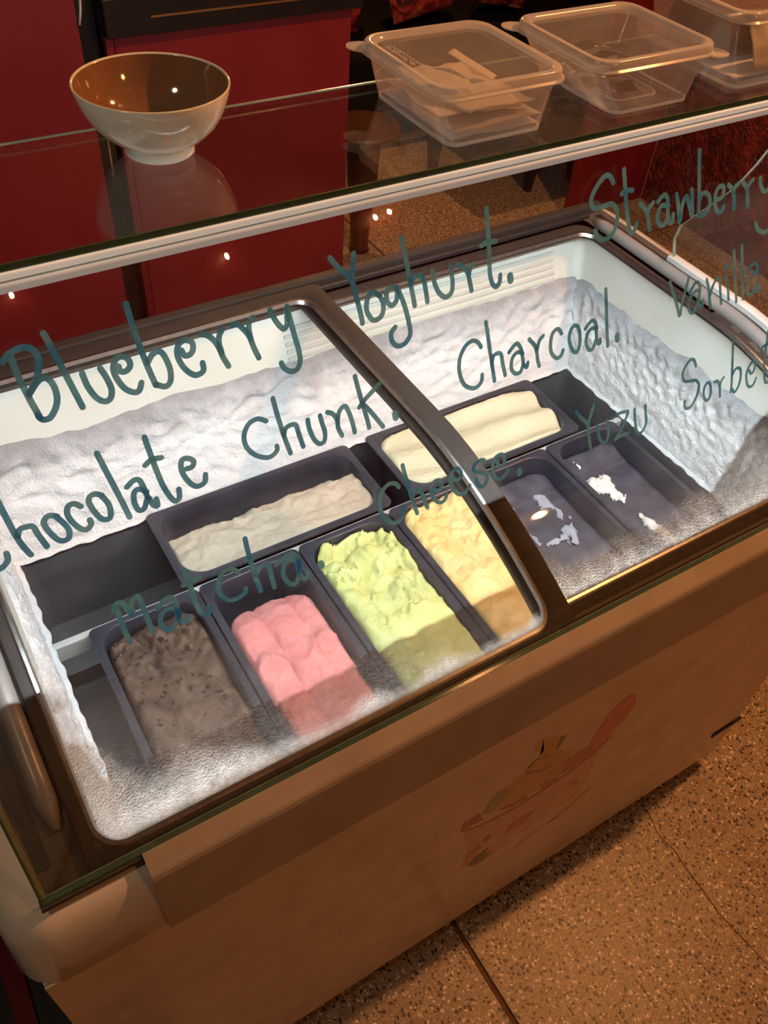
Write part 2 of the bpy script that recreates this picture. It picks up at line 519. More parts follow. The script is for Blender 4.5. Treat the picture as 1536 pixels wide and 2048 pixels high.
# ------------------------------------------------------------------ setting
floor = MB().box(-3.0, 5.4, -3.0, 5.4, -0.05, -0.005).build('floor', M['grout'])
tag(floor, 'terrazzo floor of large tiles with brown grout lines', None, None, 'structure')
TX, TY, TS, GAP = 0.515, -0.15, 1.2, 0.0055
tile_me = None
for ix in range(-3, 4):
    for iy in range(-3, 5):
        x0, y0 = TX + ix * TS + GAP, TY + iy * TS + GAP
        if x0 < -3 or y0 < -3 or x0 + TS > 5.45 or y0 + TS > 5.45: continue
        if tile_me is None:
            t = MB().box(x0, x0 + TS - 2 * GAP, y0, y0 + TS - 2 * GAP, -0.006, 0.0, 0.0012).build('tile', M['terrazzo'], floor, origin=(x0, y0, 0))
            tile_me = t.data
        else:
            t = bpy.data.objects.new('tile', tile_me); COL.objects.link(t)
            t.parent = floor; t.location = Vector((x0, y0, 0)) - ORG[floor]

ck = [px_plane(u, v, (0, 0, 0.0004), Vector((0, 0, 1))) for u, v in ((1293, 1618), (1306, 1645), (1315, 1667), (1332, 1686), (1348, 1699), (1372, 1737), (1390, 1760), (1420, 1800), (1440, 1830), (1478, 1868), (1530, 1925))]
mb = MB()
mb.loft([[p + Vector((-0.0012, 0, 0)), p + Vector((0.0012, 0, 0))] for p in ck], False)
mb.build('crack', M['grout'], floor)

# red painted wall with the black corner post
wl = MB().box(-2.6, 0.542, 2.10, 2.22, 0.0, 2.7).build('wall_left', M['red'])
tag(wl, 'plain red painted wall', None, None, 'structure')
wb = MB().box(-2.6, 5.4, 4.6, 4.7, 0.0, 2.7).build('wall_back', M['black_cloth'])
tag(wb, 'dark far wall of the room', None, None, 'structure')
wf = MB().box(-3.0, 5.4, -3.0, -2.9, 0.0, 2.7).build('wall_front', M['red_dark'])
tag(wf, 'dark red wall behind the viewer', None, None, 'structure')


def damask(name):
    m, nt, out = new_mat(name)
    b = N(nt, 'ShaderNodeBsdfPrincipled'); nt.links.new(b.outputs[0], out.inputs[0])
    b.inputs['Roughness'].default_value = 0.42
    g = N(nt, 'ShaderNodeNewGeometry')
    n = N(nt, 'ShaderNodeTexNoise'); n.inputs['Scale'].default_value = 9; n.inputs['Detail'].default_value = 3; n.inputs['Distortion'].default_value = 2.2
    nt.links.new(g.outputs['Position'], n.inputs['Vector'])
    cr = N(nt, 'ShaderNodeValToRGB'); cr.color_ramp.elements[0].position = 0.42; cr.color_ramp.elements[1].position = 0.58
    cr.color_ramp.elements[0].color = (0.10, 0.010, 0.012, 1); cr.color_ramp.elements[1].color = (0.24, 0.022, 0.025, 1)
    nt.links.new(n.outputs['Fac'], cr.inputs[0]); nt.links.new(cr.outputs[0], b.inputs['Base Color'])
    n2 = N(nt, 'ShaderNodeTexNoise'); n2.inputs['Scale'].default_value = 22; n2.inputs['Detail'].default_value = 2; n2.inputs['Distortion'].default_value = 3
    nt.links.new(g.outputs['Position'], n2.inputs['Vector'])
    bp = N(nt, 'ShaderNodeBump'); bp.inputs['Strength'].default_value = 1.0; bp.inputs['Distance'].default_value = 0.03
    nt.links.new(n2.outputs['Fac'], bp.inputs['Height']); nt.links.new(bp.outputs[0], b.inputs['Normal'])
    return m


wr = MB().box(3.05, 3.17, -2.9, 2.50, 0.0, 2.7).build('wall_right', damask('embossed_red_wallpaper'))
tag(wr, 'dark red wall with embossed leafy wallpaper', None, None, 'structure')
post = MB().box(0.543, 0.592, 2.14, 2.22, 0.0, 2.7).build('trim_1', M['black'])
tag(post, 'black post beside the red wall', None, None, 'structure')

# red fronted bar counter with black top
bar = thing('bar_counter', (0.92, 2.3, 0), 'low bar counter with red front panel and black top', 'counter')
MB().box(0.60, 1.243, 2.12, 2.55, 0.0, 1.075).build('carcass', M['black'], bar)
MB().box(0.617, 1.2425, 2.10, 2.118, 0.02, 1.075, 0.002).build('front_panel', M['red'], bar)
MB().box(0.596, 0.614, 2.095, 2.118, 0.0, 1.085).build('corner_strip', M['red_dark'], bar)
MB().box(0.594, 1.262, 2.07, 2.60, 1.082, 1.165, 0.004).build('countertop', M['black'], bar)
MB().box(0.70, 1.262, 2.0675, 2.0705, 1.118, 1.122).build('edge_line', pbr('brass_line', (0.45, 0.26, 0.09), 0.35, metal=0.8), bar)
cab = MB().tube([(0.556 + 0.006 * math.sin(k * 0.5), 2.09, 2.4 - k * 0.085) for k in range(15)] + [(0.551, 2.092, 1.14), (0.545, 2.095, 1.112)], 0.003, 6).build('cable', M['tape'], smooth=True)
tag(cab, 'thin white cable hanging down the black post', 'cable')

# dark red end panel beyond the freezer, black bench and floral cushions behind
pn = MB().box(2.60, 3.045, 2.50, 2.53, 0.0, 1.05, 0.004).build('booth_panel', M['red_dark'])
tag(pn, 'dark red upright panel beside the embossed wall', 'panel')
st = thing('black_bench', (2.45, 2.95, 0), 'low black bench with tapered legs on the terrazzo', 'bench')
MB().box(2.22, 2.90, 2.74, 3.12, 0.20, 0.30, 0.012).build('seat', M['black'], st)
for lx, ly in ((2.60, 2.775), (2.27, 3.07), (2.86, 3.07), (2.85, 2.775)):
    MB().loft([[(lx + r * a, ly + r * b, z) for a, b in ((-1, -1), (1, -1), (1, 1), (-1, 1))] for z, r in ((0, 0.012), (0.205, 0.03))], True, True, True).build('leg', M['black'], st)
pp = thing('table_base', (1.645, 2.66, 0), 'dark wooden pedestal leg standing beside the red counter', 'table leg')
brown = pbr('dark_wood', (0.10, 0.035, 0.02), 0.35, (0.06, 0.02, 0.012), 14)
MB().lathe([(0.042, 0.0), (0.036, 0.03), (0.040, 0.12), (0.058, 0.30), (0.062, 0.42), (0.05, 0.47)], (1.645, 2.66, 0), 20).build('leg', brown, pp, smooth=True)
MB().lathe([(0.05, 0.47), (0.13, 0.475), (0.135, 0.485), (0.13, 0.495), (0.0, 0.496)], (1.645, 2.66, 0), 28).build('top', brown, pp, smooth=True, auto=0.6)


def floral(name):
    m, nt, out = new_mat(name)
    b = N(nt, 'ShaderNodeBsdfPrincipled'); nt.links.new(b.outputs[0], out.inputs[0]); b.inputs['Roughness'].default_value = 0.7
    g = N(nt, 'ShaderNodeNewGeometry')
    n = N(nt, 'ShaderNodeTexNoise'); n.inputs['Scale'].default_value = 14; n.inputs['Detail'].default_value = 5; n.inputs['Distortion'].default_value = 1.2
    nt.links.new(g.outputs['Position'], n.inputs['Vector'])
    cr = N(nt, 'ShaderNodeValToRGB')
    e = cr.color_ramp.elements
    e[0].position = 0.36; e[0].color = (0.02, 0.004, 0.004, 1)
    e[1].position = 0.70; e[1].color = (0.55, 0.30, 0.12, 1)
    x = e.new(0.47); x.color = (0.28, 0.012, 0.02, 1)
    x = e.new(0.58); x.color = (0.40, 0.05, 0.05, 1)
    nt.links.new(n.outputs['Fac'], cr.inputs[0]); nt.links.new(cr.outputs[0], b.inputs['Base Color'])
    return m


bench = thing('sofa', (2.4, 3.6, 0), 'black sofa base against the far side of the room', 'sofa')
MB().box(1.55, 3.3, 3.40, 4.05, 0.08, 0.44, 0.03).build('seat', M['black_cloth'], bench)
MB().box(1.55, 3.3, 4.05, 4.20, 0.08, 0.95, 0.03).build('backrest', M['black_cloth'], bench)
for lx in (1.62, 3.22):
    for ly in (3.46, 4.13):
        MB().box(lx - 0.03, lx + 0.03, ly - 0.03, ly + 0.03, 0, 0.085).build('leg', M['black'], bench)
fl = floral('red_floral_fabric')
for i, (cx, rot, nm) in enumerate(((2.02, 0.25, 'red and gold floral cushion nearest the red counter on the black sofa'), (2.48, -0.15, 'red floral cushion in the middle of the black sofa'), (2.94, 0.2, 'red floral cushion at the wallpaper end of the black sofa'))):
    mb = MB()
    def cush(u, v, s=1, cx=cx, rot=rot):
        a, b = u * 2 - 1, v * 2 - 1
        t = 0.075 * (max(0, (1 - a ** 4) * (1 - b ** 4))) ** 0.5
        p = Vector((a * 0.17, s * t, b * 0.16))
        p = Matrix.Rotation(rot, 3, 'Y') @ p
        p = Matrix.Rotation(-0.3, 3, 'X') @ p
        return p + Vector((cx, 3.62, 0.655))
    mb.grid(12, 12, lambda u, v: cush(u, v, 1)); mb.grid(12, 12, lambda u, v: cush(u, v, -1))
    o = mb.build('cushion', fl, smooth=True)
    tag(o, nm, 'cushion', 'floral cushions on the sofa')

# black mat with floor shade painted in, and red plinth strip to the left of the freezer
mat_o = MB().box(-0.95, -0.03, 0.12, 1.35, 0.0005, 0.006, 0.002).build('mat_with_shade', M['dark'])
tag(mat_o, 'black mat and painted shade on the floor beside the freezer', 'mat')
strip = MB().box(-0.270, -0.234, 0.12, 1.35, 0.0062, 0.016, 0.002).build('red_strip', M['red'])
tag(strip, 'narrow red painted strip lying on the black floor mat', 'strip')

# ------------------------------------------------------------------ freezer
X0, X1, YF, YB = -0.130, 1.242, 0.337, 1.095
def h_lid(y):
    return 0.755 + (0.085 * ((0.70 - y) / 0.31) ** 1.8 if y < 0.70 else 0.0)
def zl(y): return HC - h_lid(y)          # top of the left (upper) lid
def zr(y): return zl(y) - 0.013          # top of the rim
fz = thing('ice_cream_freezer', (0.556, 0.71, 0), 'long white ice cream freezer with open well under sliding glass lids', 'freezer')
# cabinet body and castors
mb = MB()
mb.box(-0.113, 1.225, 0.345, 1.08, 0.06, 0.615)
mb.box(-0.113, 0.003, 0.345, 1.08, 0.615, 0.835)
mb.box(1.078, 1.225, 0.345, 1.08, 0.615, 0.835)
mb.box(0.003, 1.078, 0.345, 0.387, 0.615, 0.835)
mb.box(0.003, 1.078, 0.962, 1.08, 0.615, 0.835)
mb.build('cabinet_body', M['white_body'], fz)
for cx, cy in ((-0.03, 0.46), (1.14, 0.46), (-0.03, 0.98), (1.14, 0.98)):
    c = MB()
    c.tube([(cx - 0.014, cy, 0.03), (cx + 0.014, cy, 0.03)], 0.0235, 14)
    c.box(cx - 0.02, cx + 0.02, cy - 0.02, cy + 0.02, 0.0525, 0.062)
    c.box(cx - 0.018, cx - 0.0145, cy - 0.012, cy + 0.012, 0.02, 0.056)
    c.box(cx + 0.0145, cx + 0.018, cy - 0.012, cy + 0.012, 0.02, 0.056)
    c.build('castor', M['dark'], fz)
# front panel film with a slightly uneven cut bottom edge
pv = []
nseg = 90
PY = 0.3415
for k in range(nseg + 1):
    x = -0.113 + 1.338 * k / nseg
    zb = 0.060 + 0.0022 * nz(x * 14, 3.1) + 0.0016 * nz(x * 60, 1.7)
    pv.append((x, zb))
mb = MB()
for yy in (PY, PY + 0.003):
    mb.v += [Vector((x, yy, zb)) for x, zb in pv] + [Vector((x, yy, 0.832)) for x, zb in pv]
n1 = nseg + 1
for k in range(nseg):
    mb.f.append((k, k + 1, n1 + k + 1, n1 + k))
    mb.f.append((2 * n1 + k, 2 * n1 + k + 1, 3 * n1 + k + 1, 3 * n1 + k))
    mb.f.append((k, k + 1, 2 * n1 + k + 1, 2 * n1 + k))
    mb.f.append((n1 + k, n1 + k + 1, 3 * n1 + k + 1, 3 * n1 + k))
mb.f += [(0, n1, 3 * n1, 2 * n1), (n1 - 1, 2 * n1 - 1, 4 * n1 - 1, 3 * n1 - 1)]
panel = mb.build('front_panel', M['film'], fz)
tag(panel, 'glossy front panel with a printed picture of an ice cream cup and spoon')

# printed picture on the panel
PRINT = {
 'spoon': ((0.80, 0.20, 0.15), [(1385,95),(1372,165),(1300,262),(1212,352),(1150,420),(1100,470),(1066,436),(1110,360),(1190,240),(1270,150),(1340,100)]),
 'spoon_bowl': ((0.62, 0.20, 0.10), [(1100,470),(1000,545),(930,600),(872,632),(890,560),(960,500),(1066,436)]),
 'cup': ((0.80, 0.52, 0.42), [(232,1030),(400,950),(600,842),(860,672),(1060,520),(1130,470),(1085,580),(1040,680),(960,780),(760,920),(560,1060),(400,1180),(240,1244),(215,1250),(235,1150)]),
 'cup_shadow': ((0.70, 0.42, 0.20), [(385,1272),(560,1122),(780,962),(980,782),(1172,638),(1100,702),(900,882),(700,1002),(520,1162)]),
 'mound': ((0.72, 0.46, 0.16), [(345,905),(420,800),(500,720),(560,680),(640,610),(690,560),(735,505),(760,472),(700,474),(700,432),(760,392),(872,374),(862,430),(845,468),(950,470),(905,560),(880,625),(760,695),(620,792),(480,856)]),
 'mound_fold': ((0.55, 0.30, 0.10), [(690,552),(720,525),(780,490),(812,505),(770,530)]),
 'swirl': ((0.34, 0.27, 0.10), [(625,632),(640,610),(740,600),(820,550),(828,562),(745,615),(660,635)]),
 'leaf': ((0.40, 0.44, 0.22), [(352,895),(400,820),(470,742),(532,730),(492,800),(442,852),(390,896)]),
 'stem': ((0.22, 0.22, 0.10), [(838,468),(878,380),(915,366),(905,386),(860,458)]),
 'berry_left': ((0.52, 0.10, 0.07), [(228,992),(256,942),(330,888),(360,930),(300,962),(244,992)]),
 'berry_streak': ((0.58, 0.14, 0.08), [(470,860),(560,820),(650,768),(640,800),(560,840),(480,872)]),
 'berry_streak_b': ((0.58, 0.14, 0.08), [(735,712),(780,660),(790,680),(860,640),(850,660),(745,728)]),
 'cup_rim': ((0.62, 0.18, 0.10), [(205,1010),(228,952),(244,940),(232,986),(250,1002),(400,940),(600,832),(860,662),(1060,512),(1190,395),(1150,408),(1215,366),(1216,380),(1062,524),(862,673),(602,843),(402,951),(240,1018),(212,1020)]),
 'flower': ((0.70, 0.22, 0.24), [(510,1022),(540,965),(590,930),(640,900),(690,872),(652,940),(580,985)]),
 'flower_b': ((0.70, 0.22, 0.18), [(930,692),(990,666),(1000,682),(962,712)]),
 'flower_c': ((0.72, 0.26, 0.22), [(225,1244),(258,1160),(336,1100),(350,1112),(290,1182)]),
 'leaf_dark': ((0.15, 0.17, 0.09), [(245,1250),(310,1182),(390,1120),(372,1170),(410,1140),(362,1200),(290,1240)]),
 'leaf_small': ((0.28, 0.33, 0.14), [(352,1080),(382,1050),(402,1036),(412,1050),(372,1084)]),
}
LAY = ['cup_shadow', 'cup', 'mound', 'mound_fold', 'swirl', 'spoon_bowl', 'berry_left', 'berry_streak', 'berry_streak_b', 'leaf', 'stem', 'spoon', 'cup_rim', 'flower', 'flower_b', 'flower_c', 'leaf_dark', 'leaf_small']
for k, key in enumerate(LAY):
    c, pts = PRINT[key]
    yy = PY - 0.00003 * (k + 2)
    P = [px_plane(860 + p[0] * 0.29948, 1360 + p[1] * 0.29948, (0, yy, 0), Vector((0, 1, 0))) for p in pts]
    mm = pbr('print_' + key, c, 0.25, tuple(x * 0.8 for x in c), 55, spec=0.6)
    bmx = bmesh.new()
    f = bmx.faces.new([bmx.verts.new(p) for p in P])
    bmesh.ops.triangulate(bmx, faces=[f])
    bmx.verts.index_update()
    build('printed_' + key.replace('_b', '').replace('_c', ''), [v.co.copy() for v in bmx.verts], [[v.index for v in ff.verts] for ff in bmx.faces], mm, panel)
    bmx.free()
# black finger slot in the panel
sl = [px_plane(u, v, (0, PY, 0), Vector((0, 1, 0))) for u, v in ((1422, 1473), (1481, 1433))]
MB().box(sl[0].x, sl[1].x, PY - 0.004, PY + 0.001, (sl[0].z + sl[1].z) / 2 - 0.008, (sl[0].z + sl[1].z) / 2 + 0.008, 0.002).build('grip_slot', M['black'], fz)

# moulded top rim: ring with rounded corners that follows the lid curve
def ring(x0, x1, y0, y1, r, zf):
    return [(x, y, zf(x, y)) for x, y in rrect(x0, x1, y0, y1, r, 8, 6, 14)]
def ztop(x, y): return zr(max(y, 0.36)) - (0.30 * (0.36 - y) if y < 0.36 else 0) - 0.5 * max(0, -0.085 - x) * 0.6 - 0.5 * max(0, x - 1.197) * 0.6
mb = MB()
mb.loft([
    ring(X0 + 0.022, X1 - 0.022, YF + 0.022, YB - 0.022, 0.03, lambda x, y: 0.8300),
    ring(X0 + 0.004, X1 - 0.004, YF + 0.004, YB - 0.004, 0.045, lambda x, y: 0.8305),
    ring(X0, X1, YF, YB, 0.046, lambda x, y: 0.838),
    ring(X0 + 0.002, X1 - 0.002, YF + 0.0115, YB, 0.046, lambda x, y: ztop(x, y) - 0.026),
    ring(X0 + 0.006, X1 - 0.006, YF + 0.0155, YB - 0.002, 0.044, lambda x, y: ztop(x, y) - 0.012),
    ring(X0 + 0.016, X1 - 0.016, YF + 0.0215, YB - 0.006, 0.038, lambda x, y: ztop(x, y) - 0.003),
    ring(X0 + 0.030, X1 - 0.030, YF + 0.029, YB - 0.012, 0.03, lambda x, y: ztop(x, y)),
    ring(-0.084, 1.196, YF + 0.040, YB - 0.02, 0.012, lambda x, y: ztop(x, y)),
], True)
mb.build('top_rim', M['white_body'], fz, smooth=True, auto=0.7)
mb = MB()
mb.loft([
    ring(-0.084, 1.196, YF + 0.040, YB - 0.012, 0.012, lambda x, y: ztop(x, y) + 0.0005),
    ring(-0.028, 1.130, 0.388, 1.040, 0.03, lambda x, y: ztop(x, y) + 0.0005),
    ring(-0.026, 1.128, 0.390, 1.038, 0.03, lambda x, y: ztop(x, y) - 0.02),
], True)
mb.build('rim_deck', M['rim'], fz, smooth=True, auto=0.7)
# raised back rails
mb = MB()
mb.box(-0.08, 1.19, 1.060, 1.078, zr(1) - 0.002, zr(1) + 0.016, 0.003)
mb.build('rear_rail', M['frame'], fz)
MB().box(0.50, 1.15, 1.046, 1.054, zr(1), zr(1) + 0.008, 0.001).build('track_lip', M['dark'], fz)
# bumper strip along the front
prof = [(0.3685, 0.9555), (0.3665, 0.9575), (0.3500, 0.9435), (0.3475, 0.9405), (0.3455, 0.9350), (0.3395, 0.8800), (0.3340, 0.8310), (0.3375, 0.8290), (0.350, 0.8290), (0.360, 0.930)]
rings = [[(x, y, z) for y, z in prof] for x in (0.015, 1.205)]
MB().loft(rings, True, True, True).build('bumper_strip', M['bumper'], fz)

# side rails (rounded bars along the curve of the lids)
for xc, s in ((-0.047, 1), (1.150, -1)):
    pts = []
    ys = [0.425 + (1.03 - 0.425) * k / 24 for k in range(25)]
    rad = [0.004] + [0.0115] * 23 + [0.006]
    MB().tube([(xc, y, zr(y) + 0.004) for y in ys], rad, 12).build('side_rail', M['rail'], fz, smooth=True)
for x0, x1 in ((-0.077, -0.063), (1.166, 1.180)):
    MB().grid(1, 24, lambda u, v: (x0 + (x1 - x0) * u, 0.40 + 0.65 * v, zr(0.40 + 0.65 * v) + 0.0012)).build('track_groove', M['dark'], fz)

# white liner of the well
LX0, LX1 = 0.005, 1.075           # at pan level
mb = MB()
def wall_ring(t, z=None):
    # t = 0 at the rim, 1 at pan level
    x0 = -0.027 + (LX0 + 0.027) * t; x1 = 1.129 + (LX1 - 1.129) * t
    y0 = 0.3885; y1 = 1.037 + (0.938 - 1.037) * t
    return [(x, y, (ztop(x, y) - 0.015) * (1 - t) + 0.795 * t) for x, y in rrect(x0, x1, y0, y1, 0.02, 6, 8, 14)]
mb.loft([wall_ring(t) for t in (0, 0.3, 0.6, 0.8, 1.0)], True)
mb.build('well_liner', M['liner'], fz, smooth=True, auto=0.6)
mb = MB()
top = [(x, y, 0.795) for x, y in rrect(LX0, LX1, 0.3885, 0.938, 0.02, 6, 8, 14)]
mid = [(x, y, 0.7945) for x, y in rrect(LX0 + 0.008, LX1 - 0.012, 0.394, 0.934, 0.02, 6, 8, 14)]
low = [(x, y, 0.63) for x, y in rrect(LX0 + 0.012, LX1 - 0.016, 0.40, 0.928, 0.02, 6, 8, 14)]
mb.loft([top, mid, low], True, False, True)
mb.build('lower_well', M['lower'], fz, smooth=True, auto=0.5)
# louvre strip lines on the rear wall, upper right
for k in range(5):
    zz = 0.995 - 0.011 * k
    t = (zr(1) - 0.015 - zz) / (zr(1) - 0.015 - 0.795)
    yy = 1.037 - 0.099 * t
    MB().box(0.50, 1.055, yy - 0.003, yy + 0.001, zz - 0.0032, zz + 0.0032, 0.0008).build('louvre_slat', M['liner'], fz)
# divider between the two rows of pans
MB().box(LX0 - 0.004, LX1 + 0.004, 0.7635, 0.7745, 0.755, 0.789, 0.002).build('divider_bar', M['rail_light'], fz)

# frost on the walls
def frost_sheet(a, b, n, zt, thick, seed, nu, nv, name='frost'):
    """a,b: wall run at pan level and at the rim as functions of s; n: inward normal"""
    mb = MB()
    def fn(u, v):
        pb = a(u); pt = b(u)
        ztt = zt + 0.010 * nz(u * 9, seed) + 0.004 * nz(u * 40, seed + 3)
        z = ztt + (0.7935 - ztt) * v
        t = (pt.z - z) / (pt.z - pb.z)
        p = pt.lerp(pb, t); p.z = z
        bul = thick * (min(1, v / 0.10) ** 0.6) * (1 - 0.45 * v)
        bul += 0.0070 * (noise.fractal(Vector((u * 42, v * 11, seed)), 0.8, 2.2, 5)) * min(1, v * 8) * (1.1 - 0.7 * v)
        if v == 0: bul = -0.002
        return p + n * bul
    mb.grid(nu, nv, fn)
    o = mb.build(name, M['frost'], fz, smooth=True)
    tag(o, 'thick bumpy white frost coating on the well wall', kind='stuff')
    return o
ZR1 = zr(1) - 0.015
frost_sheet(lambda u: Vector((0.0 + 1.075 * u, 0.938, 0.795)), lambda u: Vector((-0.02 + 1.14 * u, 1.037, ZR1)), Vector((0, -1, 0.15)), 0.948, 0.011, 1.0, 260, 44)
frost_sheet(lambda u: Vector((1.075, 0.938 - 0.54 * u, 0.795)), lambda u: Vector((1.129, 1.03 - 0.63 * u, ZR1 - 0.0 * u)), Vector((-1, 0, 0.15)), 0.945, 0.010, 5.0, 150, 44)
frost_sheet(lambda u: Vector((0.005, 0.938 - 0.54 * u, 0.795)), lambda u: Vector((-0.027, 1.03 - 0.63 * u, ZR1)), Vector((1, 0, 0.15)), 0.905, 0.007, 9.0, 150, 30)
# frost ridge on the inner ledge
mb = MB()
def ridge_pts(ax, run, w0, seed):
    rows = []
    for k in range(run[2] + 1):
        s = run[0] + (run[1] - run[0]) * k / run[2]
        row = []
        for j in range(6):
            a = math.pi * j / 5
            hgt = 0.004 + 0.003 * nz(s * 60, seed, j * 0.7)
            off = w0 + 0.006 * (1 - math.cos(a)) * (1 + 0.4 * nz(s * 45, seed + 2))
            row.append((ax, s, off, 0.794 + math.sin(a) * hgt))
        rows.append(row)
    return rows
for sgn, base, seed in ((1, LX0, 2.0), (-1, LX1, 4.0)):
    rows = ridge_pts('y', (0.40, 0.935, 110), 0.0, seed)
    mb.loft([[(base + sgn * r[2], r[1], r[3]) for r in row] for row in rows], False)
rows = ridge_pts('x', (LX0, LX1, 200), 0.0, 7.0)
mb.loft([[(r[1], 0.938 - r[2], r[3]) for r in row] for row in rows], False)
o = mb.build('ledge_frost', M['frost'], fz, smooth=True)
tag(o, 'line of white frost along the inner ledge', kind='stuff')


# ------------------------------------------------------------------ sliding lids
def lid(name, x0, x1, y0, y1, ix0, ix1, iy0, iy1, dz, rr, foglabel, fogfn, seed, label):
    def zt(x, y): return zl(y) + dz
    def rg(a, b, c, d, r, off): return [(x, y, zt(x, y) + off) for x, y in rrect(a, b, c, d, r, 8, 4, 16)]
    mb = MB()
    mb.loft([
        rg(x0 + 0.001, x1 - 0.001, y0 + 0.001, y1 - 0.001, 0.010, -0.011),
        rg(x0, x1, y0, y1, 0.010, -0.009),
        rg(x0, x1, y0, y1, 0.010, -0.002),
        rg(x0 + 0.002, x1 - 0.002, y0 + 0.002, y1 - 0.002, 0.010, 0.0),
        rg(ix0 - 0.003, ix1 + 0.003, iy0 - 0.003, iy1 + 0.003, rr + 0.003, 0.0),
        rg(ix0, ix1, iy0, iy1, rr, -0.002),
        rg(ix0, ix1, iy0, iy1, rr, -0.011),
    ], True)
    fr = mb.build('lid', M['frame'], fz, smooth=True, auto=0.6)
    tag(fr, label)
    # steel bead round the pane
    mb = MB()
    mb.loft([
        rg(ix0 - 0.0030, ix1 + 0.0030, iy0 - 0.0030, iy1 + 0.0030, rr + 0.003, 0.0006),
        rg(ix0 - 0.0012, ix1 + 0.0012, iy0 - 0.0012, iy1 + 0.0012, rr + 0.001, 0.0022),
        rg(ix0 + 0.0022, ix1 - 0.0022, iy0 + 0.0022, iy1 - 0.0022, rr, 0.0016),
        rg(ix0 + 0.0045, ix1 - 0.0045, iy0 + 0.0045, iy1 - 0.0045, rr, -0.004),
    ], True)
    mb.build('pane_bead', M['steel'], fr, smooth=True, auto=0.5)
    # pane: dense curved sheet inside the opening, with its fog mask
    a0, a1, b0, b1 = ix0 - 0.002, ix1 + 0.002, iy0 - 0.002, iy1 + 0.002
    mb = MB()
    nu, nv = 110, 130
    R = rr
    def fn(u, v):
        x = a0 + (a1 - a0) * u; y = b0 + (b1 - b0) * v
        cx = min(max(x, a0 + R), a1 - R); cy = min(max(y, b0 + R), b1 - R)
        d = math.hypot(x - cx, y - cy)
        if d > R:
            x = cx + (x - cx) * R / d; y = cy + (y - cy) * R / d
        return (x, y, zt(x, y) - 0.005)
    mb.grid(nu, nv, fn)
    wv = list(mb.v)
    pn_ = mb.build('pane', M['lid_glass'], fr, smooth=True)
    tag(pn_, foglabel)
    at = pn_.data.attributes.new('fog', 'FLOAT', 'POINT')
    for i, p in enumerate(wv):
        at.data[i].value = max(0.0, min(1.0, fogfn(p.x, p.y)))
    return fr


def ss(a, b, x):
    t = max(0.0, min(1.0, (x - a) / (b - a)))
    return t * t * (3 - 2 * t)


def fog_left(x, y):
    n = noise.fractal(Vector((x * 16, y * 16, 1.3)), 0.9, 2.0, 4)
    n2 = noise.fractal(Vector((x * 60, y * 60, 4.3)), 0.9, 2.0, 4)
    df = y - 0.385; dl = x + 0.018
    wfr = 0.056 - 0.032 * ss(0.07, 0.20, x) - 0.010 * ss(0.35, 0.50, x)
    f1 = 1 - ss(0.3, 1.25, (df + 0.010 * n) / wfr)
    wl_ = 0.020 + 0.085 * (1 - ss(0.385, 0.50, y))
    f2 = 0.85 * (1 - ss(0.55, 1.2, (dl + 0.012 * n) / wl_)) * (1 - ss(0.50, 0.66, y))
    haze = 0.17 * (1 - ss(0.47, 0.56, y + 0.02 * n)) * (1 - 0.75 * ss(0.30, 0.50, x))
    return max(f1, f2, haze) * (0.9 + 0.25 * n2)


def fog_right(x, y):
    n = noise.fractal(Vector((x * 18, y * 18, 2.3)), 0.9, 2.0, 4)
    n2 = noise.fractal(Vector((x * 60, y * 60, 7.3)), 0.9, 2.0, 4)
    df = y - 0.403; dl = x - 0.56
    f1 = 0.8 * (1 - ss(0.2, 1.3, (df + 0.014 * n) / 0.055))
    f2 = 0.75 * (1 - ss(0.3, 1.2, (dl + 0.010 * n) / (0.030 + 0.05 * (1 - ss(0.40, 0.50, y))))) * (1 - ss(0.47, 0.62, y))
    haze = 0.20 * (1 - ss(0.42, 0.56, y + 0.03 * n))
    return max(f1, f2, haze) * (0.85 + 0.4 * n2)


lid('lid', 0.535, 1.140, 0.380, 1.050, 0.552, 1.118, 0.404, 1.014, -0.0125, 0.030, 'clear curved lid pane with condensation at its front corner', fog_right, 2, 'dark grey framed sliding lid over the nearly empty tubs')
lid('lid', -0.034, 0.578, 0.372, 1.056, -0.018, 0.5445, 0.3855, 1.026, 0.0, 0.026, 'clear curved lid pane with heavy condensation along its front edge', fog_left, 1, 'dark grey framed sliding lid over the chocolate, pink and green tubs')

# ------------------------------------------------------------------ pans and ice cream
def pan(x0, x1, y0, y1, ztop_, label, margin=(0.010, 0.010), rin=0.034, depth=0.125):
    mb = MB()
    mx, my = margin
    def rg(i, r, z, ex=0.0): return [(x, y, z) for x, y in rrect(x0 + mx * i + ex, x1 - mx * i - ex, y0 + my * i + ex, y1 - my * i - ex, r, 8, 2, 3)]
    t = ztop_
    mb.loft([
        rg(1, rin - 0.004, t - 0.006, -0.003),
        rg(0, 0.010, t - 0.006, 0.0006),
        rg(0, 0.010, t - 0.0015, 0.0004),
        rg(0, 0.010, t, 0.002),
        rg(1, rin, t, -0.001), rg(1, rin, t - 0.001, 0.001), rg(1, rin, t - 0.004, 0.002),
        rg(1, rin, t - 0.035, 0.0045), rg(1, rin, t - depth + 0.02, 0.010), rg(1, rin - 0.006, t - depth, 0.017),
    ], True, False, True)
    mb.loft([rg(1, rin, t - 0.006, -0.002), rg(1, rin, t - 0.035, 0.0025), rg(1, rin, t - depth + 0.018, 0.008), rg(1, rin - 0.006, t - depth - 0.002, 0.015)], True, False, True)
    o = mb.build('ice_cream_tub', M['pan'], smooth=True, auto=0.5)
    tag(o, label, 'tub', 'dark tubs in the freezer well')
    return o


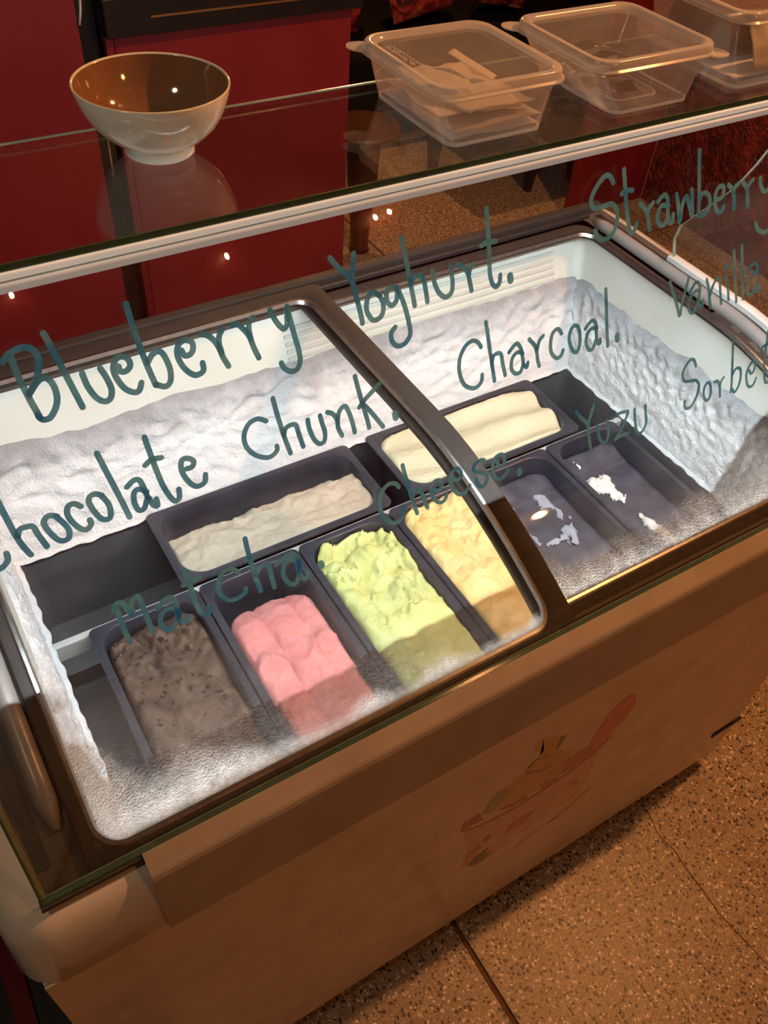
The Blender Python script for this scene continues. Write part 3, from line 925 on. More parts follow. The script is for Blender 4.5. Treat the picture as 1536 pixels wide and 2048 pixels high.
def ice(x0, x1, y0, y1, z0, mat, label, hfn, r=0.032, nu=56, nv=110, deep=0.07, name='ice_cream'):
    mb = MB()
    def pos(u, v):
        x = x0 + (x1 - x0) * u; y = y0 + (y1 - y0) * v
        cx = min(max(x, x0 + r), x1 - r); cy = min(max(y, y0 + r), y1 - r)
        d = math.hypot(x - cx, y - cy)
        if d > r:
            x = cx + (x - cx) * r / d; y = cy + (y - cy) * r / d
        return x, y
    def fn(u, v):
        x, y = pos(u, v)
        e = min(u, 1 - u) * (x1 - x0); e2 = min(v, 1 - v) * (y1 - y0)
        cx = min(max(x, x0 + r), x1 - r); cy = min(max(y, y0 + r), y1 - r)
        d = math.hypot(x - cx, y - cy)
        edge = min(x - x0, x1 - x, y - y0, y1 - y)
        if d > 0 and (x < x0 + r or x > x1 - r) and (y < y0 + r or y > y1 - r): edge = r - d
        rnd = 0.006 * (1 - min(1, edge / 0.008)) ** 2
        return (x, y, z0 + hfn(x, y, u, v) - rnd)
    mb.grid(nu, nv, fn)
    # skirt down to the tub floor
    loop = [(i / nu, 0) for i in range(nu)] + [(1, j / nv) for j in range(nv)] + [(1 - i / nu, 1) for i in range(nu)] + [(0, 1 - j / nv) for j in range(nv)]
    topr = [fn(u, v) for u, v in loop]
    cxm, cym = (x0 + x1) / 2, (y0 + y1) / 2
    lowr = [(p[0] + (cxm - p[0]) * 0.05, p[1] + (cym - p[1]) * 0.03, z0 - deep) for p in topr]
    mb.loft([topr, lowr], True, False, True)
    o = mb.build(name, mat, smooth=True, auto=0.9)
    bm = bmesh.new(); bm.from_mesh(o.data)
    bmesh.ops.remove_doubles(bm, verts=bm.verts, dist=0.00005)
    bmesh.ops.recalc_face_normals(bm, faces=bm.faces)
    bm.to_mesh(o.data); bm.free()
    tag(o, label, 'ice cream', 'ice cream in the tubs')
    return o


def fr(x, y, s, seed, o=5): return noise.fractal(Vector((x * s, y * s, seed)), 0.9, 2.1, o)


ZP = 0.800
PX = [0.061 + 0.1626 * k for k in range(7)]
FY0, FY1 = 0.402, 0.7655
names = ['dark tub holding the brown chocolate ice cream', 'dark tub holding the pink ice cream', 'dark tub holding the pale green ice cream', 'dark tub holding the yellow ice cream under the lid rail', 'nearly empty dark tub with thin frosty smears', 'nearly empty dark tub with white scraps beside the frosted wall']
for k in range(6):
    pan(PX[k] + 0.0008, PX[k + 1] - 0.0008, FY0, FY1, ZP, names[k])
pan(0.207, 0.568, 0.7725, 0.9315, ZP + 0.002, 'dark tub holding dull cream ice cream beside the empty bay', (0.012, 0.010), 0.036)
pan(0.604, 0.968, 0.7725, 0.9315, ZP + 0.002, 'dark tub holding smooth ivory ice cream under the lid rail', (0.012, 0.010), 0.036)


def in_pan(k, g=0.0125): return PX[k] + g, PX[k + 1] - g, FY0 + g + 0.001, FY1 - g


# brown with chips
x0, x1, y0, y1 = in_pan(0, 0.0155)
def h_brown(x, y, u, v):
    return -0.012 + 0.005 * fr(x, y, 30, 1) + 0.007 * fr(x, y, 90, 2) * ss(0.62, 0.9, v) + 0.0042 * math.sin(u * 16 + 2 * fr(x, y, 14, 3)) - 0.012 * ss(0.93, 1.0, v)
m_br = ice_mat('chocolate_ice_cream', (0.125, 0.078, 0.054), (0.07, 0.042, 0.03), 45)
ib = ice(x0, x1, y0, y1, ZP, m_br, 'brown chocolate ice cream with dark chips in the tub beside the freezer end', h_brown)
chip_m = pbr('dark_chip', (0.03, 0.02, 0.018), 0.5)
chip_me = None
rr_ = random.Random(3)
for k in range(64):
    u, v = rr_.uniform(0.08, 0.92), rr_.uniform(0.45, 0.97)
    x, y = x0 + (x1 - x0) * u, y0 + (y1 - y0) * v
    z = ZP + h_brown(x, y, u, v)
    if chip_me is None:
        cv = []
        for a, b, c in ((-1, -.7, -.5), (1, -.8, -.4), (.8, .9, -.5), (-.7, 1, -.4), (-.6, -.5, .5), (.7, -.4, .6), (.5, .6, .5), (-.4, .5, .6)):
            cv.append((x + a * .0040, y + b * .0030, z + 0.001 + c * .0026))
        c = build('chocolate_chip', cv, [(0, 2, 1), (0, 3, 2), (4, 5, 6), (4, 6, 7), (0, 1, 5, 4), (1, 2, 6, 5), (2, 3, 7, 6), (3, 0, 4, 7)], chip_m, ib, origin=(x, y, z))
        chip_me = c.data
    else:
        c = bpy.data.objects.new('chocolate_chip', chip_me); COL.objects.link(c); c.parent = ib
        c.location = Vector((x, y, z)) - ORG[ib]
        c.rotation_euler = (rr_.uniform(-.5, .5), rr_.uniform(-.5, .5), rr_.uniform(0, 6))
        s = rr_.uniform(0.5, 1.35); c.scale = (s, s * rr_.uniform(.6, 1.2), s * 0.8)
# pink, lower in its tub
def h_pink(x, y, u, v):
    g = 0.0085 * abs(math.sin(u * 8.2 + 0.45 * fr(x, y, 7, 4))) ** 0.45
    ridge = 0.007 * math.exp(-((v - 0.60 - 0.05 * math.sin(u * 9)) / 0.03) ** 2)
    return -0.022 + g + 0.0032 * fr(x, y, 35, 5) + 0.0016 * fr(x, y, 120, 6) + ridge - 0.018 * ss(0.86, 1.0, v) * (0.6 + 0.4 * math.sin(u * 3.0))
m_pk = ice_mat('strawberry_ice_cream', (0.74, 0.28, 0.27), (0.67, 0.23, 0.22), 35)
ice(0.2395, 0.3665, FY0 + 0.014, 0.716, ZP, m_pk, 'pink ice cream with scooped grooves, low in its tub', h_pink, 0.042)
# green, rough
x0, x1, y0, y1 = in_pan(2, 0.0165)
def h_green(x, y, u, v):
    rough = ss(0.35, 0.55, v)
    blk = 0.0080 * ss(0.02, 0.16, fr(x, y, 27, 8)) * rough
    return -0.004 + 0.006 * fr(x, y, 28, 7) + 0.0045 * fr(x, y, 70, 9) * rough + blk + 0.003 * math.sin(u * 13 + fr(x, y, 12, 3)) - 0.016 * math.exp(-((v - 0.93) / 0.035) ** 2) * ss(0.0, 0.3, 1 - u)
m_gr = ice_mat('matcha_ice_cream', (0.68, 0.70, 0.30), (0.60, 0.63, 0.22), 30)
ice(x0, x1, y0, y1, ZP, m_gr, 'pale green ice cream with a broken crumbly surface', h_green)
# yellow
x0, x1, y0, y1 = in_pan(3, 0.0135)
def h_yel(x, y, u, v):
    return 0.000 + 0.005 * fr(x, y, 24, 11) + 0.0085 * fr(x, y, 60, 12) * (0.35 + 0.65 * ss(0.45, 0.6, v)) + 0.002 * math.sin(u * 10 + 1.5 * fr(x, y, 10, 5))
m_ye = ice_mat('cheese_ice_cream', (0.86, 0.66, 0.31), (0.80, 0.56, 0.21), 22)
ice(x0, x1, y0, y1, ZP, m_ye, 'yellow ice cream filling the tub next to the lid rail', h_yel)
# dull cream, scooped away at the back
def h_wl(x, y, u, v):
    cut = ss(0.60, 0.74, v - 0.08 * math.sin(u * 5 + 1.0) - 0.10 * ss(0.5, 0.6, u))
    return -0.010 + 0.0075 * fr(x, y, 22, 14) + 0.0035 * fr(x, y, 70, 15) - 0.045 * cut
m_wl = ice_mat('dull_cream_ice_cream', (0.58, 0.50, 0.39), (0.51, 0.43, 0.33), 18)
ice(0.2215, 0.5535, 0.786, 0.9180, ZP, m_wl, 'dull cream ice cream scooped away along the back of its tub', h_wl, 0.034, 110, 56)
# ivory, smooth with long strokes
def h_iv(x, y, u, v):
    return -0.002 + 0.0072 * math.sin(v * 14 + 2.6 * u + 1.2 * fr(x, y, 6, 2)) * (0.5 + 0.5 * u) + 0.003 * fr(x, y, 24, 17) + 0.0018 * fr(x, y, 110, 18) * (1 - ss(0.3, 0.6, u))
m_iv = ice_mat('ivory_ice_cream', (0.72, 0.68, 0.48), (0.65, 0.60, 0.41), 14)
ice(0.6190, 0.9530, 0.786, 0.9180, ZP, m_iv, 'smooth ivory ice cream with long spatula strokes', h_iv, 0.034, 110, 56)


# leftovers in the two nearly empty tubs
def leftover(x0, x1, y0, y1, zb, th, label, mat, seed, thr, nu=60, nv=110, slope=None):
    """patchy remains lying on a tub floor: faces only where the noise leaves some"""
    keep = {}
    vs, fs = [], []
    def hgt(x, y):
        return fr(x, y, 26, seed, 5) - thr(x, y)
    def vid(i, j):
        if (i, j) not in keep:
            x = x0 + (x1 - x0) * i / nu; y = y0 + (y1 - y0) * j / nv
            k = max(0.0, hgt(x, y))
            keep[(i, j)] = len(vs)
            vs.append((x, y, zb(x, y) + th * min(1, k * 3) * (0.8 + 0.5 * fr(x, y, 90, seed + 2))))
        return keep[(i, j)]
    for i in range(nu):
        for j in range(nv):
            x = x0 + (x1 - x0) * (i + .5) / nu; y = y0 + (y1 - y0) * (j + .5) / nv
            if hgt(x, y) > 0: fs.append((vid(i, j), vid(i + 1, j), vid(i + 1, j + 1), vid(i, j + 1)))
    # one object per separate scrap
    par = list(range(len(vs)))
    def find(i):
        while par[i] != i: par[i] = par[par[i]]; i = par[i]
        return i
    for f_ in fs:
        for q in f_[1:]: par[find(f_[0])] = find(q)
    comp = {}
    for f_ in fs: comp.setdefault(find(f_[0]), []).append(f_)
    for ci, fl_ in enumerate(sorted(comp.values(), key=len, reverse=True)):
        if len(fl_) < 14: continue
        ids = sorted({q for f_ in fl_ for q in f_}); mp = {q: k for k, q in enumerate(ids)}
        o = build('ice_cream_scrap', [vs[q] for q in ids], [tuple(mp[q] for q in f_) for f_ in fl_], mat, smooth=True)
        sol = o.modifiers.new('thickness', 'SOLIDIFY'); sol.thickness = 0.002; sol.offset = -1
        tag(o, ('largest ' if ci == 0 else 'small ') + label, 'ice cream scrap', 'ice cream scraps in the nearly empty tubs')


# a low dark residue bed raises the floor of both tubs a little
m_bed = ice_mat('frozen_dark_residue', (0.07, 0.07, 0.095), (0.04, 0.04, 0.058), 30)
for k, lab, sd in ((4, 'thin dark frozen layer in the smeared tub under the lid rail', 21), (5, 'thin dark frozen layer under the white scraps', 25)):
    x0, x1, y0, y1 = in_pan(k, 0.0155)
    ice(x0, x1, y0, y1, ZP - 0.045, m_bed, lab, lambda x, y, u, v, sd=sd: 0.004 * fr(x, y, 18, sd) + 0.012 * abs(2 * u - 1) ** 3 + 0.012 * ss(0.8, 1, v), 0.03, 40, 80, 0.05)
m_sc = ice_mat('white_scraps', (0.86, 0.85, 0.80), (0.74, 0.73, 0.70), 40)
m_sm = ice_mat('thin_frost_smear', (0.42, 0.43, 0.50), (0.30, 0.31, 0.38), 40)
x0, x1, y0, y1 = in_pan(5, 0.018)
def thr5(x, y):
    a = math.hypot((x - 0.935) / 0.030, (y - 0.665) / 0.050)
    b = math.hypot((x - 0.955 - 0.12 * (0.545 - y)) / 0.010, (y - 0.535) / 0.050)
    c = math.hypot((x - 0.925) / 0.03, (y - 0.735) / 0.012)
    return -0.45 + 0.62 * min(a, b, c * 1.15) ** 1.3
leftover(x0, x1, y0 + 0.03, y1, lambda x, y: ZP - 0.043 + 0.004 * fr(x, y, 18, 25), 0.009, 'white ice cream scrap left in the tub beside the frosted wall', m_sc, 31.0, thr5)
x0, x1, y0, y1 = in_pan(4, 0.020)
def thr4(x, y):
    a = abs(math.hypot((x - 0.785) / 0.045, (y - 0.66) / 0.055) - 1) * 4
    b = abs(x - 0.835 - 0.02 * math.sin(y * 40)) / 0.008 + 3 * ss(0.66, 0.7, y)
    return -0.25 + 0.55 * min(a, b, 2.2)
leftover(x0, x1, y0 + 0.03, y1, lambda x, y: ZP - 0.043 + 0.004 * fr(x, y, 18, 21), 0.003, 'thin frosty smear in the tub under the lid rail', m_sm, 35.0, thr4)

# ------------------------------------------------------------------ glass guard
TH = math.radians(18.0)
UP = Vector((0, math.sin(TH), math.cos(TH)))
NO = Vector((0, -math.cos(TH), math.sin(TH)))
GB = Vector((0, 0.369, HC - 0.845))
GH = (1.488 - 0.008 - GB.z) / math.cos(TH)
GX0, GX1 = -0.080, 1.190
gd = thing('glass_guard', (0.555, 0.53, GB.z), 'clear glass guard with handwritten teal flavour names and a top shelf', 'glass guard')


def slab(o, ax, ay, n, la, lb, t):
    """box spanned from o by la along ax, lb along ay, t along n"""
    vs = [o + ax * (la * a) + ay * (lb * b) + n * (t * c) for c in (0, 1) for b in (0, 1) for a in (0, 1)]
    return vs, [(0, 2, 3, 1), (4, 5, 7, 6), (0, 1, 5, 4), (2, 6, 7, 3), (0, 4, 6, 2), (1, 3, 7, 5)]


AX = Vector((1, 0, 0))
v, f = slab(GB + AX * GX0, AX, UP, -NO, GX1 - GX0, GH, 0.006)
fg = build('front_glass', v, f, M['glass'], gd)
tag(fg, 'leaning front pane covered in teal handwriting')
mb = MB()
v, f = slab(GB + AX * GX0 - UP * 0.0030 + NO * 0.0004, AX, UP, -NO, GX1 - GX0, 0.0036, 0.0068); mb.add(v, f)
mb.build('bottom_edge', M['glass_edge'], fg)
v, f = slab(GB + AX * GX0 + UP * 0.0006 - NO * 0.0062, AX, UP, -NO, GX1 - GX0, 0.0012, 0.0006)
build('polished_line', v, f, M['glass_edge_pale'], fg)
v, f = slab(GB + AX * (GX0 - 0.0012) + NO * 0.0004, AX, UP, -NO, 0.0022, GH, 0.0068)
build('end_edge', v, f, M['glass_edge'], fg)
v, f = slab(GB + AX * (GX0 + 0.0012) - NO * 0.0058, AX, UP, -NO, 0.004, GH, 0.0008)
build('end_edge', v, f, M['glass_edge_pale'], fg)
MB().box(GX0 - 0.003, GX1 + 0.003, 0.3655, 0.3765, GB.z - 0.0095, GB.z - 0.0032).build('base_gasket', M['gasket'], gd)

# top shelf
SY0, SY1, SZ = 0.542, 0.7165, 1.488
MB().box(GX0, GX1, SY0 + 0.0012, SY1 - 0.001, SZ - 0.005, SZ).build('shelf_glass', M['shelf_glass'], gd)
MB().box(GX0, GX1, SY0 - 0.0004, SY0 + 0.0012, SZ - 0.0050, SZ + 0.0002).build('shelf_front_edge', M['glass_edge'], gd)
MB().box(GX0, GX1, SY1 - 0.001, SY1 + 0.0004, SZ - 0.0014, SZ + 0.0002).build('shelf_back_edge', M['glass_edge_pale'], gd)
mb = MB()
mb.box(GX0, GX1, SY0 - 0.0025, SY0 + 0.004, SZ - 0.0105, SZ - 0.0052, 0.001)
mb.build('glow_trim', M['trim_glow'], gd)  # plain trim bar given a glow by its material
mb = MB()
mb.box(GX0, GX1, SY0 - 0.0055, SY0 - 0.001, SZ - 0.0180, SZ - 0.0118, 0.0012)
mb.build('lower_glow_trim', M['trim_glow_dim'], gd)
# LED channel just behind the trim: lip in front, roof on top
mb = MB()
mb.box(GX0, GX1, SY0 + 0.0042, SY0 + 0.0063, SZ - 0.0182, SZ - 0.0084)
mb.build('led_channel', M['alu'], gd)

# side panes
SP = [(0.378, zr(0.378) + 0.001)] + [(0.40 + 0.46 * k / 14, zr(0.40 + 0.46 * k / 14) + 0.002) for k in range(15)] + [(0.874, 1.070), (0.870, 1.098), (0.853, 1.121), (0.823, 1.160), (0.796, 1.199), (0.775, 1.245), (0.759, 1.29), (0.735, 1.38), (0.7165, 1.479), (0.547, 1.479)]
for xs in (GX0 + 0.0005, GX1 - 0.0065):
    mb = MB()
    mb.loft([[(x, y, z) for y, z in SP] for x in (xs, xs + 0.006)], True, True, True)
    sg = mb.build('side_glass', M['glass'], gd)
    # polished rear edge
    e = MB()
    ed = SP[15:-1]
    e.loft([[(xs - 0.0003, y, z), (xs + 0.0063, y, z), (xs + 0.0063, y + 0.0008, z), (xs - 0.0003, y + 0.0008, z)] for y, z in ed], True, True, True)
    e.build('rear_edge', M['glass_edge_pale'], sg)
    ch = MB()
    ch.loft([[(xs - 0.006, y, zr(y) + 0.0015), (xs + 0.012, y, zr(y) + 0.0015), (xs + 0.012, y, zr(y) + 0.010), (xs - 0.006, y, zr(y) + 0.010)] for y in [0.56 + 0.31 * k / 10 for k in range(11)]], True, True, True)
    ch.build('bottom_channel', M['tape'], sg)

# ------------------------------------------------------------------ handwriting on the front pane
WORDS = {}
WORDS['Blueberry'] = [(0, 590, .25, 1.0, [
 [(85,500),(140,640),(225,810),(280,910),(320,980)],
 [(15,540),(70,470),(170,420),(250,430),(300,490),(310,570),(290,670),(235,790)],
 [(235,790),(300,690),(360,660),(420,710),(455,810),(445,900),(400,980),(340,995),(305,965)],
 [(345,305),(400,400),(500,590),(600,780),(660,895)],
 [(655,625),(700,730),(770,820),(840,850),(885,820),(890,750),(850,660),(800,585)],
 [(945,570),(965,610),(1010,605),(1040,560),(1020,510),(970,490),(920,520),(905,590),(930,660),(990,740),(1060,775),(1110,765),(1130,700)],
 [(1005,70),(1060,250),(1150,500),(1200,620),(1245,720)],
 [(1180,540),(1220,470),(1275,450),(1320,500),(1360,600),(1360,690),(1320,730),(1250,715)]]),
 (320, 590, .20833, 1.0, [
 [(205,530),(235,580),(290,565),(315,510),(300,450),(240,430),(185,460),(160,530),(175,610),(230,700),(310,760),(370,760),(415,720),(405,650)],
 [(395,375),(450,385),(510,430),(560,500),(600,590),(655,680)], [(595,325),(565,390),(565,470),(590,550)],
 [(690,285),(740,280),(800,330),(855,400),(900,510),(945,600)], [(885,215),(850,250),(850,340),(870,420)],
 [(1050,140),(1090,220),(1140,290),(1185,320),(1215,280),(1215,190),(1215,110)],
 [(1215,110),(1250,250),(1290,400),(1330,540),(1340,640),(1310,710),(1250,730),(1190,700),(1160,650)]])]
WORDS['Chocolate'] = [(0, 860, .27995, 1.0, [
 [(-20,790),(-70,745),(-140,780),(-165,870),(-130,960),(-60,1003),(10,985),(55,930),(45,880)],
 [(-20,500),(40,620),(110,750),(165,830),(220,890)], [(125,760),(140,710),(190,690),(235,690),(275,750),(335,830)],
 [(405,615),(350,610),(312,650),(330,700),(390,765),(440,790),(490,770),(490,710),(450,660),(400,620)],
 [(575,545),(530,525),(485,545),(480,600),(520,660),(580,705),(625,705),(650,670),(640,640)],
 [(725,465),(680,455),(640,475),(635,520),(680,590),(730,635),(780,630),(790,580),(770,520),(725,470)],
 [(690,165),(760,300),(850,470),(925,620)],
 [(905,405),(950,360),(990,355),(1020,400),(1050,470)],
 [(1045,440),(990,420),(955,450),(960,520),(990,570),(1030,555),(1055,480),(1090,530),(1125,540),(1115,490)],
 [(1030,50),(1065,150),(1110,270),(1160,390),(1210,470),(1250,505),(1280,480),(1275,420)], [(1035,250),(1080,210),(1150,195)],
 [(1330,275),(1370,260),(1380,220),(1340,200),(1300,210),(1290,260),(1310,320),(1360,380),(1410,400),(1460,370),(1465,315)]])]
WORDS['Chunk'] = [(470, 740, .22135, 0.95, [
 [(280,460),(200,440),(120,490),(80,590),(100,690),(180,765),(280,790),(340,770),(380,720),(375,685)],
 [(340,255),(370,370),(410,500),(450,620),(500,750)], [(440,590),(460,520),(540,490),(570,560),(600,650),(615,690)],
 [(655,450),(670,530),(710,620),(760,665),(805,640),(810,560),(785,480),(765,410)],
 [(830,380),(880,395),(920,450),(930,520),(965,590)], [(925,450),(940,370),(990,325),(1030,390),(1060,480),(1080,560)],
 [(1080,55),(1110,170),(1150,310),(1190,440),(1210,520)], [(1300,125),(1220,210),(1150,290),(1120,335)], [(1150,300),(1210,360),(1270,430),(1335,510)],
 [(1443,392),(1450,428)]])]
WORDS['Yoghurt'] = [(640, 400, .26042, 1.0, [
 [(75,445),(140,520),(235,605),(270,720),(305,850),(325,945)], [(258,410),(250,510),(238,605)],
 [(455,735),(400,705),(365,750),(355,840),(390,910),(430,920),(475,880),(485,800),(460,740)],
 [(585,680),(545,665),(510,710),(515,780),(550,810),(585,770),(590,700)],
 [(590,670),(620,740),(650,820),(680,940),(690,1030),(650,1100),(590,1120),(550,1080),(545,1020),(575,975)],
 [(622,285),(650,420),(680,570),(710,730),(725,810)], [(690,650),(720,595),(770,575),(795,620),(810,700),(822,780)],
 [(862,540),(875,630),(910,710),(960,745),(1005,710),(1015,640),(1000,510)],
 [(1050,495),(1095,515),(1130,560),(1145,620),(1160,695)], [(1180,485),(1150,520),(1140,580)],
 [(1272,65),(1285,200),(1295,400),(1300,560),(1320,640),(1350,665),(1375,630),(1380,575)], [(1235,350),(1280,325),(1345,315)],
 [(1455,582),(1460,615)]])]
WORDS['Charcoal'] = [(900, 570, .22786, 0.92, [
 [(270,545),(240,500),(190,490),(130,540),(85,640),(80,760),(120,870),(190,905),(240,890),(275,840),(280,785)],
 [(312,325),(330,440),(350,590),(370,720),(388,840)], [(365,700),(380,620),(440,600),(460,690),(482,790)],
 [(515,590),(560,530),(590,515),(620,560),(635,640),(645,700),(670,720),(680,680)], [(635,600),(590,590),(545,640),(535,730),(570,775),(615,760),(640,690)],
 [(690,475),(740,530),(760,600),(765,650),(780,710)], [(815,445),(780,490),(760,570)],
 [(975,425),(945,385),(905,410),(880,490),(885,590),(930,640),(970,620),(988,570)],
 [(1120,365),(1085,355),(1050,410),(1045,500),(1080,580),(1115,580),(1135,510),(1135,420),(1120,365)],
 [(1185,380),(1220,330),(1250,310),(1275,340),(1280,420),(1285,500),(1310,510),(1312,475)], [(1285,380),(1240,380),(1200,430),(1190,510),(1215,565),(1250,555),(1275,480)],
 [(1362,35),(1368,200),(1372,370),(1380,530)], [(1459,445),(1464,478)]])]
WORDS['Strawberry'] = [(1170, 290, .23828, 1.05, [
 [(235,315),(205,260),(160,265),(90,360),(50,460),(70,530),(140,520),(220,495),(265,550),(265,650),(230,740),(170,790),(110,785),(85,720)],
 [(325,205),(335,350),(345,500),(360,640),(380,735),(415,710),(430,655)], [(305,410),(345,385),(395,380)],
 [(460,490),(500,540),(525,600),(540,710)], [(570,485),(530,540),(525,600)],
 [(610,475),(660,420),(690,450),(690,550),(700,640),(730,645),(738,580)], [(700,510),(640,510),(610,580),(610,650),(650,675),(690,620)],
 [(765,410),(780,520),(790,650),(810,520),(845,430),(870,500),(895,600),(895,480),(893,375)],
 [(958,45),(955,200),(955,400),(950,580)], [(955,480),(980,410),(1025,410),(1045,470),(1020,560),(970,595),(945,580)],
 [(1100,460),(1150,430),(1160,360),(1130,345),(1095,400),(1085,490),(1110,560),(1140,555),(1160,515)],
 [(1200,335),(1235,380),(1245,450),(1245,535)], [(1285,320),(1250,360),(1243,400)],
 [(1320,310),(1350,360),(1358,430),(1360,520)], [(1405,290),(1370,330),(1357,380)],
 [(1465,275),(1470,340),(1495,385),(1530,370),(1560,300)], [(1575,290),(1570,450),(1560,600),(1530,710),(1480,730),(1440,700),(1425,650)]])]
WORDS['Vanilla'] = [(1330, 480, .13411, 0.85, [
 [(70,625),(120,790),(170,960),(215,1130),(240,1000),(290,800),(350,560)],
 [(365,790),(430,660),(480,630),(515,680),(510,800),(500,930),(530,1010),(555,960),(560,900)], [(520,760),(450,760),(380,850),(345,960),(360,1060),(410,1090),(460,1000),(490,880)],
 [(615,585),(640,700),(655,850),(670,1010)], [(665,830),(700,700),(760,590),(810,580),(815,700),(825,850),(830,940)],
 [(915,520),(925,640),(935,760),(940,890)], [(910,420),(925,390)],
 [(1022,155),(1035,400),(1045,650),(1055,920)], [(1140,80),(1145,350),(1150,600),(1155,880)],
 [(1205,490),(1270,390),(1335,350),(1370,400),(1360,550),(1340,700),(1370,770),(1395,740),(1390,690)], [(1365,480),(1310,490),(1250,580),(1220,700),(1230,790),(1270,820),(1310,770),(1340,650)]])]
WORDS['Sorbet'] = [(1350, 640, .12109, 0.85, [
 [(340,760),(320,680),(280,645),(220,690),(150,800),(120,900),(140,990),(190,1015),(280,1000),(350,1000),(390,1070),(375,1180),(330,1310),(260,1420),(195,1460),(155,1430),(155,1340)],
 [(575,1060),(545,1030),(495,1080),(470,1180),(475,1280),(515,1330),(560,1290),(585,1190),(580,1080)],
 [(650,1020),(700,1010),(730,1080),(735,1170),(738,1260)], [(800,945),(760,1000),(735,1090)],
 [(965,265),(950,480),(940,750),(930,1000),(915,1180)], [(945,900),(990,810),(1050,790),(1080,850),(1070,980),(1030,1110),(970,1190),(940,1140)],
 [(1215,830),(1245,880),(1290,840),(1315,740),(1290,680),(1230,740),(1180,850),(1170,960),(1190,1070),(1230,1100),(1280,1070),(1330,960)],
 [(1560,60),(1520,250),(1490,500),(1465,750),(1470,950),(1490,1030),(1540,1000),(1600,900)], [(1430,455),(1490,410),(1580,390)]])]
WORDS['Yuzu'] = [(1140, 790, .11068, 0.85, [
 [(105,290),(190,400),(310,520),(330,620),(345,780),(370,990)], [(425,180),(380,330),(330,490),(315,540)],
 [(490,540),(500,660),(530,780),(590,860),(650,830),(690,720),(690,580),(665,460)],
 [(765,415),(860,340),(980,300),(1040,310),(980,480),(900,660),(810,810),(900,740),(1050,690)],
 [(1160,250),(1165,400),(1185,590),(1215,690),(1270,680),(1330,610),(1368,490),(1362,340),(1350,190)]])]
WORDS['Cheese'] = [(745, 890, .20508, 0.95, [
 [(255,410),(220,375),(150,385),(90,460),(70,570),(90,670),(150,745),(220,760),(270,730),(300,660),(303,600)],
 [(290,195),(320,310),(360,440),(400,570),(435,665)], [(385,520),(410,460),(460,430),(490,500),(515,570),(535,610)],
 [(590,430),(640,440),(670,400),(650,345),(610,350),(570,400),(570,460),(605,530),(660,560),(705,530),(720,475)],
 [(780,330),(820,340),(860,300),(850,240),(810,230),(770,280),(755,350),(785,430),(850,480),(910,450),(945,390)],
 [(1095,165),(1070,140),(1010,170),(980,220),(1000,260),(1060,265),(1110,290),(1110,350),(1075,400),(1030,390),(1005,330)],
 [(1210,160),(1240,210),(1280,170),(1280,110),(1240,90),(1190,130),(1170,210),(1190,310),(1240,330),(1290,290),(1320,240)],
 [(1428,240),(1432,275)]])]
WORDS['matcha'] = [(210, 1060, .29948, 1.0, [
 [(65,510),(100,590),(130,670),(170,750)], [(60,540),(75,490),(120,490),(150,530),(185,570)], [(185,570),(175,490),(210,440),(240,480),(275,570),(320,680)],
 [(350,525),(395,465),(440,450),(475,490),(485,560),(510,600),(550,610),(570,575)], [(500,560),(450,520),(395,540),(370,590),(380,640),(430,665),(475,620),(490,560)],
 [(530,265),(560,350),(590,440),(625,530),(665,565),(700,545),(695,505)], [(520,370),(570,340),(630,315)],
 [(890,280),(840,260),(785,285),(755,350),(765,420),(820,465),(880,455),(930,420),(938,390)],
 [(932,55),(960,170),(995,290),(1040,405)], [(1005,300),(1040,245),(1090,235),(1110,310),(1130,380)],
 [(1140,230),(1190,190),(1240,155),(1280,180),(1285,250),(1310,310),(1345,320),(1355,270)], [(1300,215),(1240,190),(1195,230),(1190,300),(1230,355),(1275,350),(1295,280),(1295,215)],
 [(1436,222),(1443,238)]])]


def smooth_path(p, sub=5):
    out = []
    n = len(p)
    for i in range(n - 1):
        a, b, c, d = p[max(i - 1, 0)], p[i], p[i + 1], p[min(i + 2, n - 1)]
        for k in range(sub):
            t = k / sub
            out.append(0.5 * ((2 * b) + (c - a) * t + (2 * a - 5 * b + 4 * c - d) * t * t + (3 * b - a - 3 * c + d) * t ** 3))
    out.append(p[-1])
    return out


INK_W = 0.0047
for wi, (word, parts) in enumerate(WORDS.items()):
    mb = MB()
    lay = 0
    for ox, oy, s, wk, strokes in parts:
        for st_ in strokes:
            lay += 1
            P = smooth_path([px_plane(ox + a * s, oy + b * s, GB, NO) for a, b in st_])
            wd = INK_W * wk * (1.5 if len(st_) == 2 else 1.0) / 2
            off = NO * (0.00035 + 0.00004 * lay)
            L, Rr = [], []
            for i, p in enumerate(P):
                t = (P[min(i + 1, len(P) - 1)] - P[max(i - 1, 0)])
                if t.length < 1e-9: t = AX.copy()
                t.normalize()
                sd = t.cross(NO)
                L.append(p + sd * wd + off); Rr.append(p - sd * wd + off)
            # round caps
            t0 = (P[0] - P[1]).normalized(); t1 = (P[-1] - P[-2]).normalized()
            def cap(p, t, l, r):
                sd = (l - r) / 2
                c = (l + r) / 2
                return [c + sd * math.cos(a) + t * wd * math.sin(a) for a in (math.pi * k / 6 for k in range(1, 6))]
            b = len(mb.v)
            n = len(P)
            mb.v += L + Rr
            for i in range(n - 1): mb.f.append((b + i, b + i + 1, b + n + i + 1, b + n + i))
            c0 = len(mb.v); mb.v += cap(P[0], t0, L[0], Rr[0]); mb.f.append(tuple([b] + list(range(c0, c0 + 5)) + [b + n]))
            c1 = len(mb.v); mb.v += cap(P[-1], t1, L[-1], Rr[-1]); mb.f.append(tuple([b + n - 1] + list(range(c1, c1 + 5)) + [b + 2 * n - 1]))
    o = mb.build('handwritten_word', M['ink'], fg)
    tag(o, 'teal marker handwriting reading ' + word)

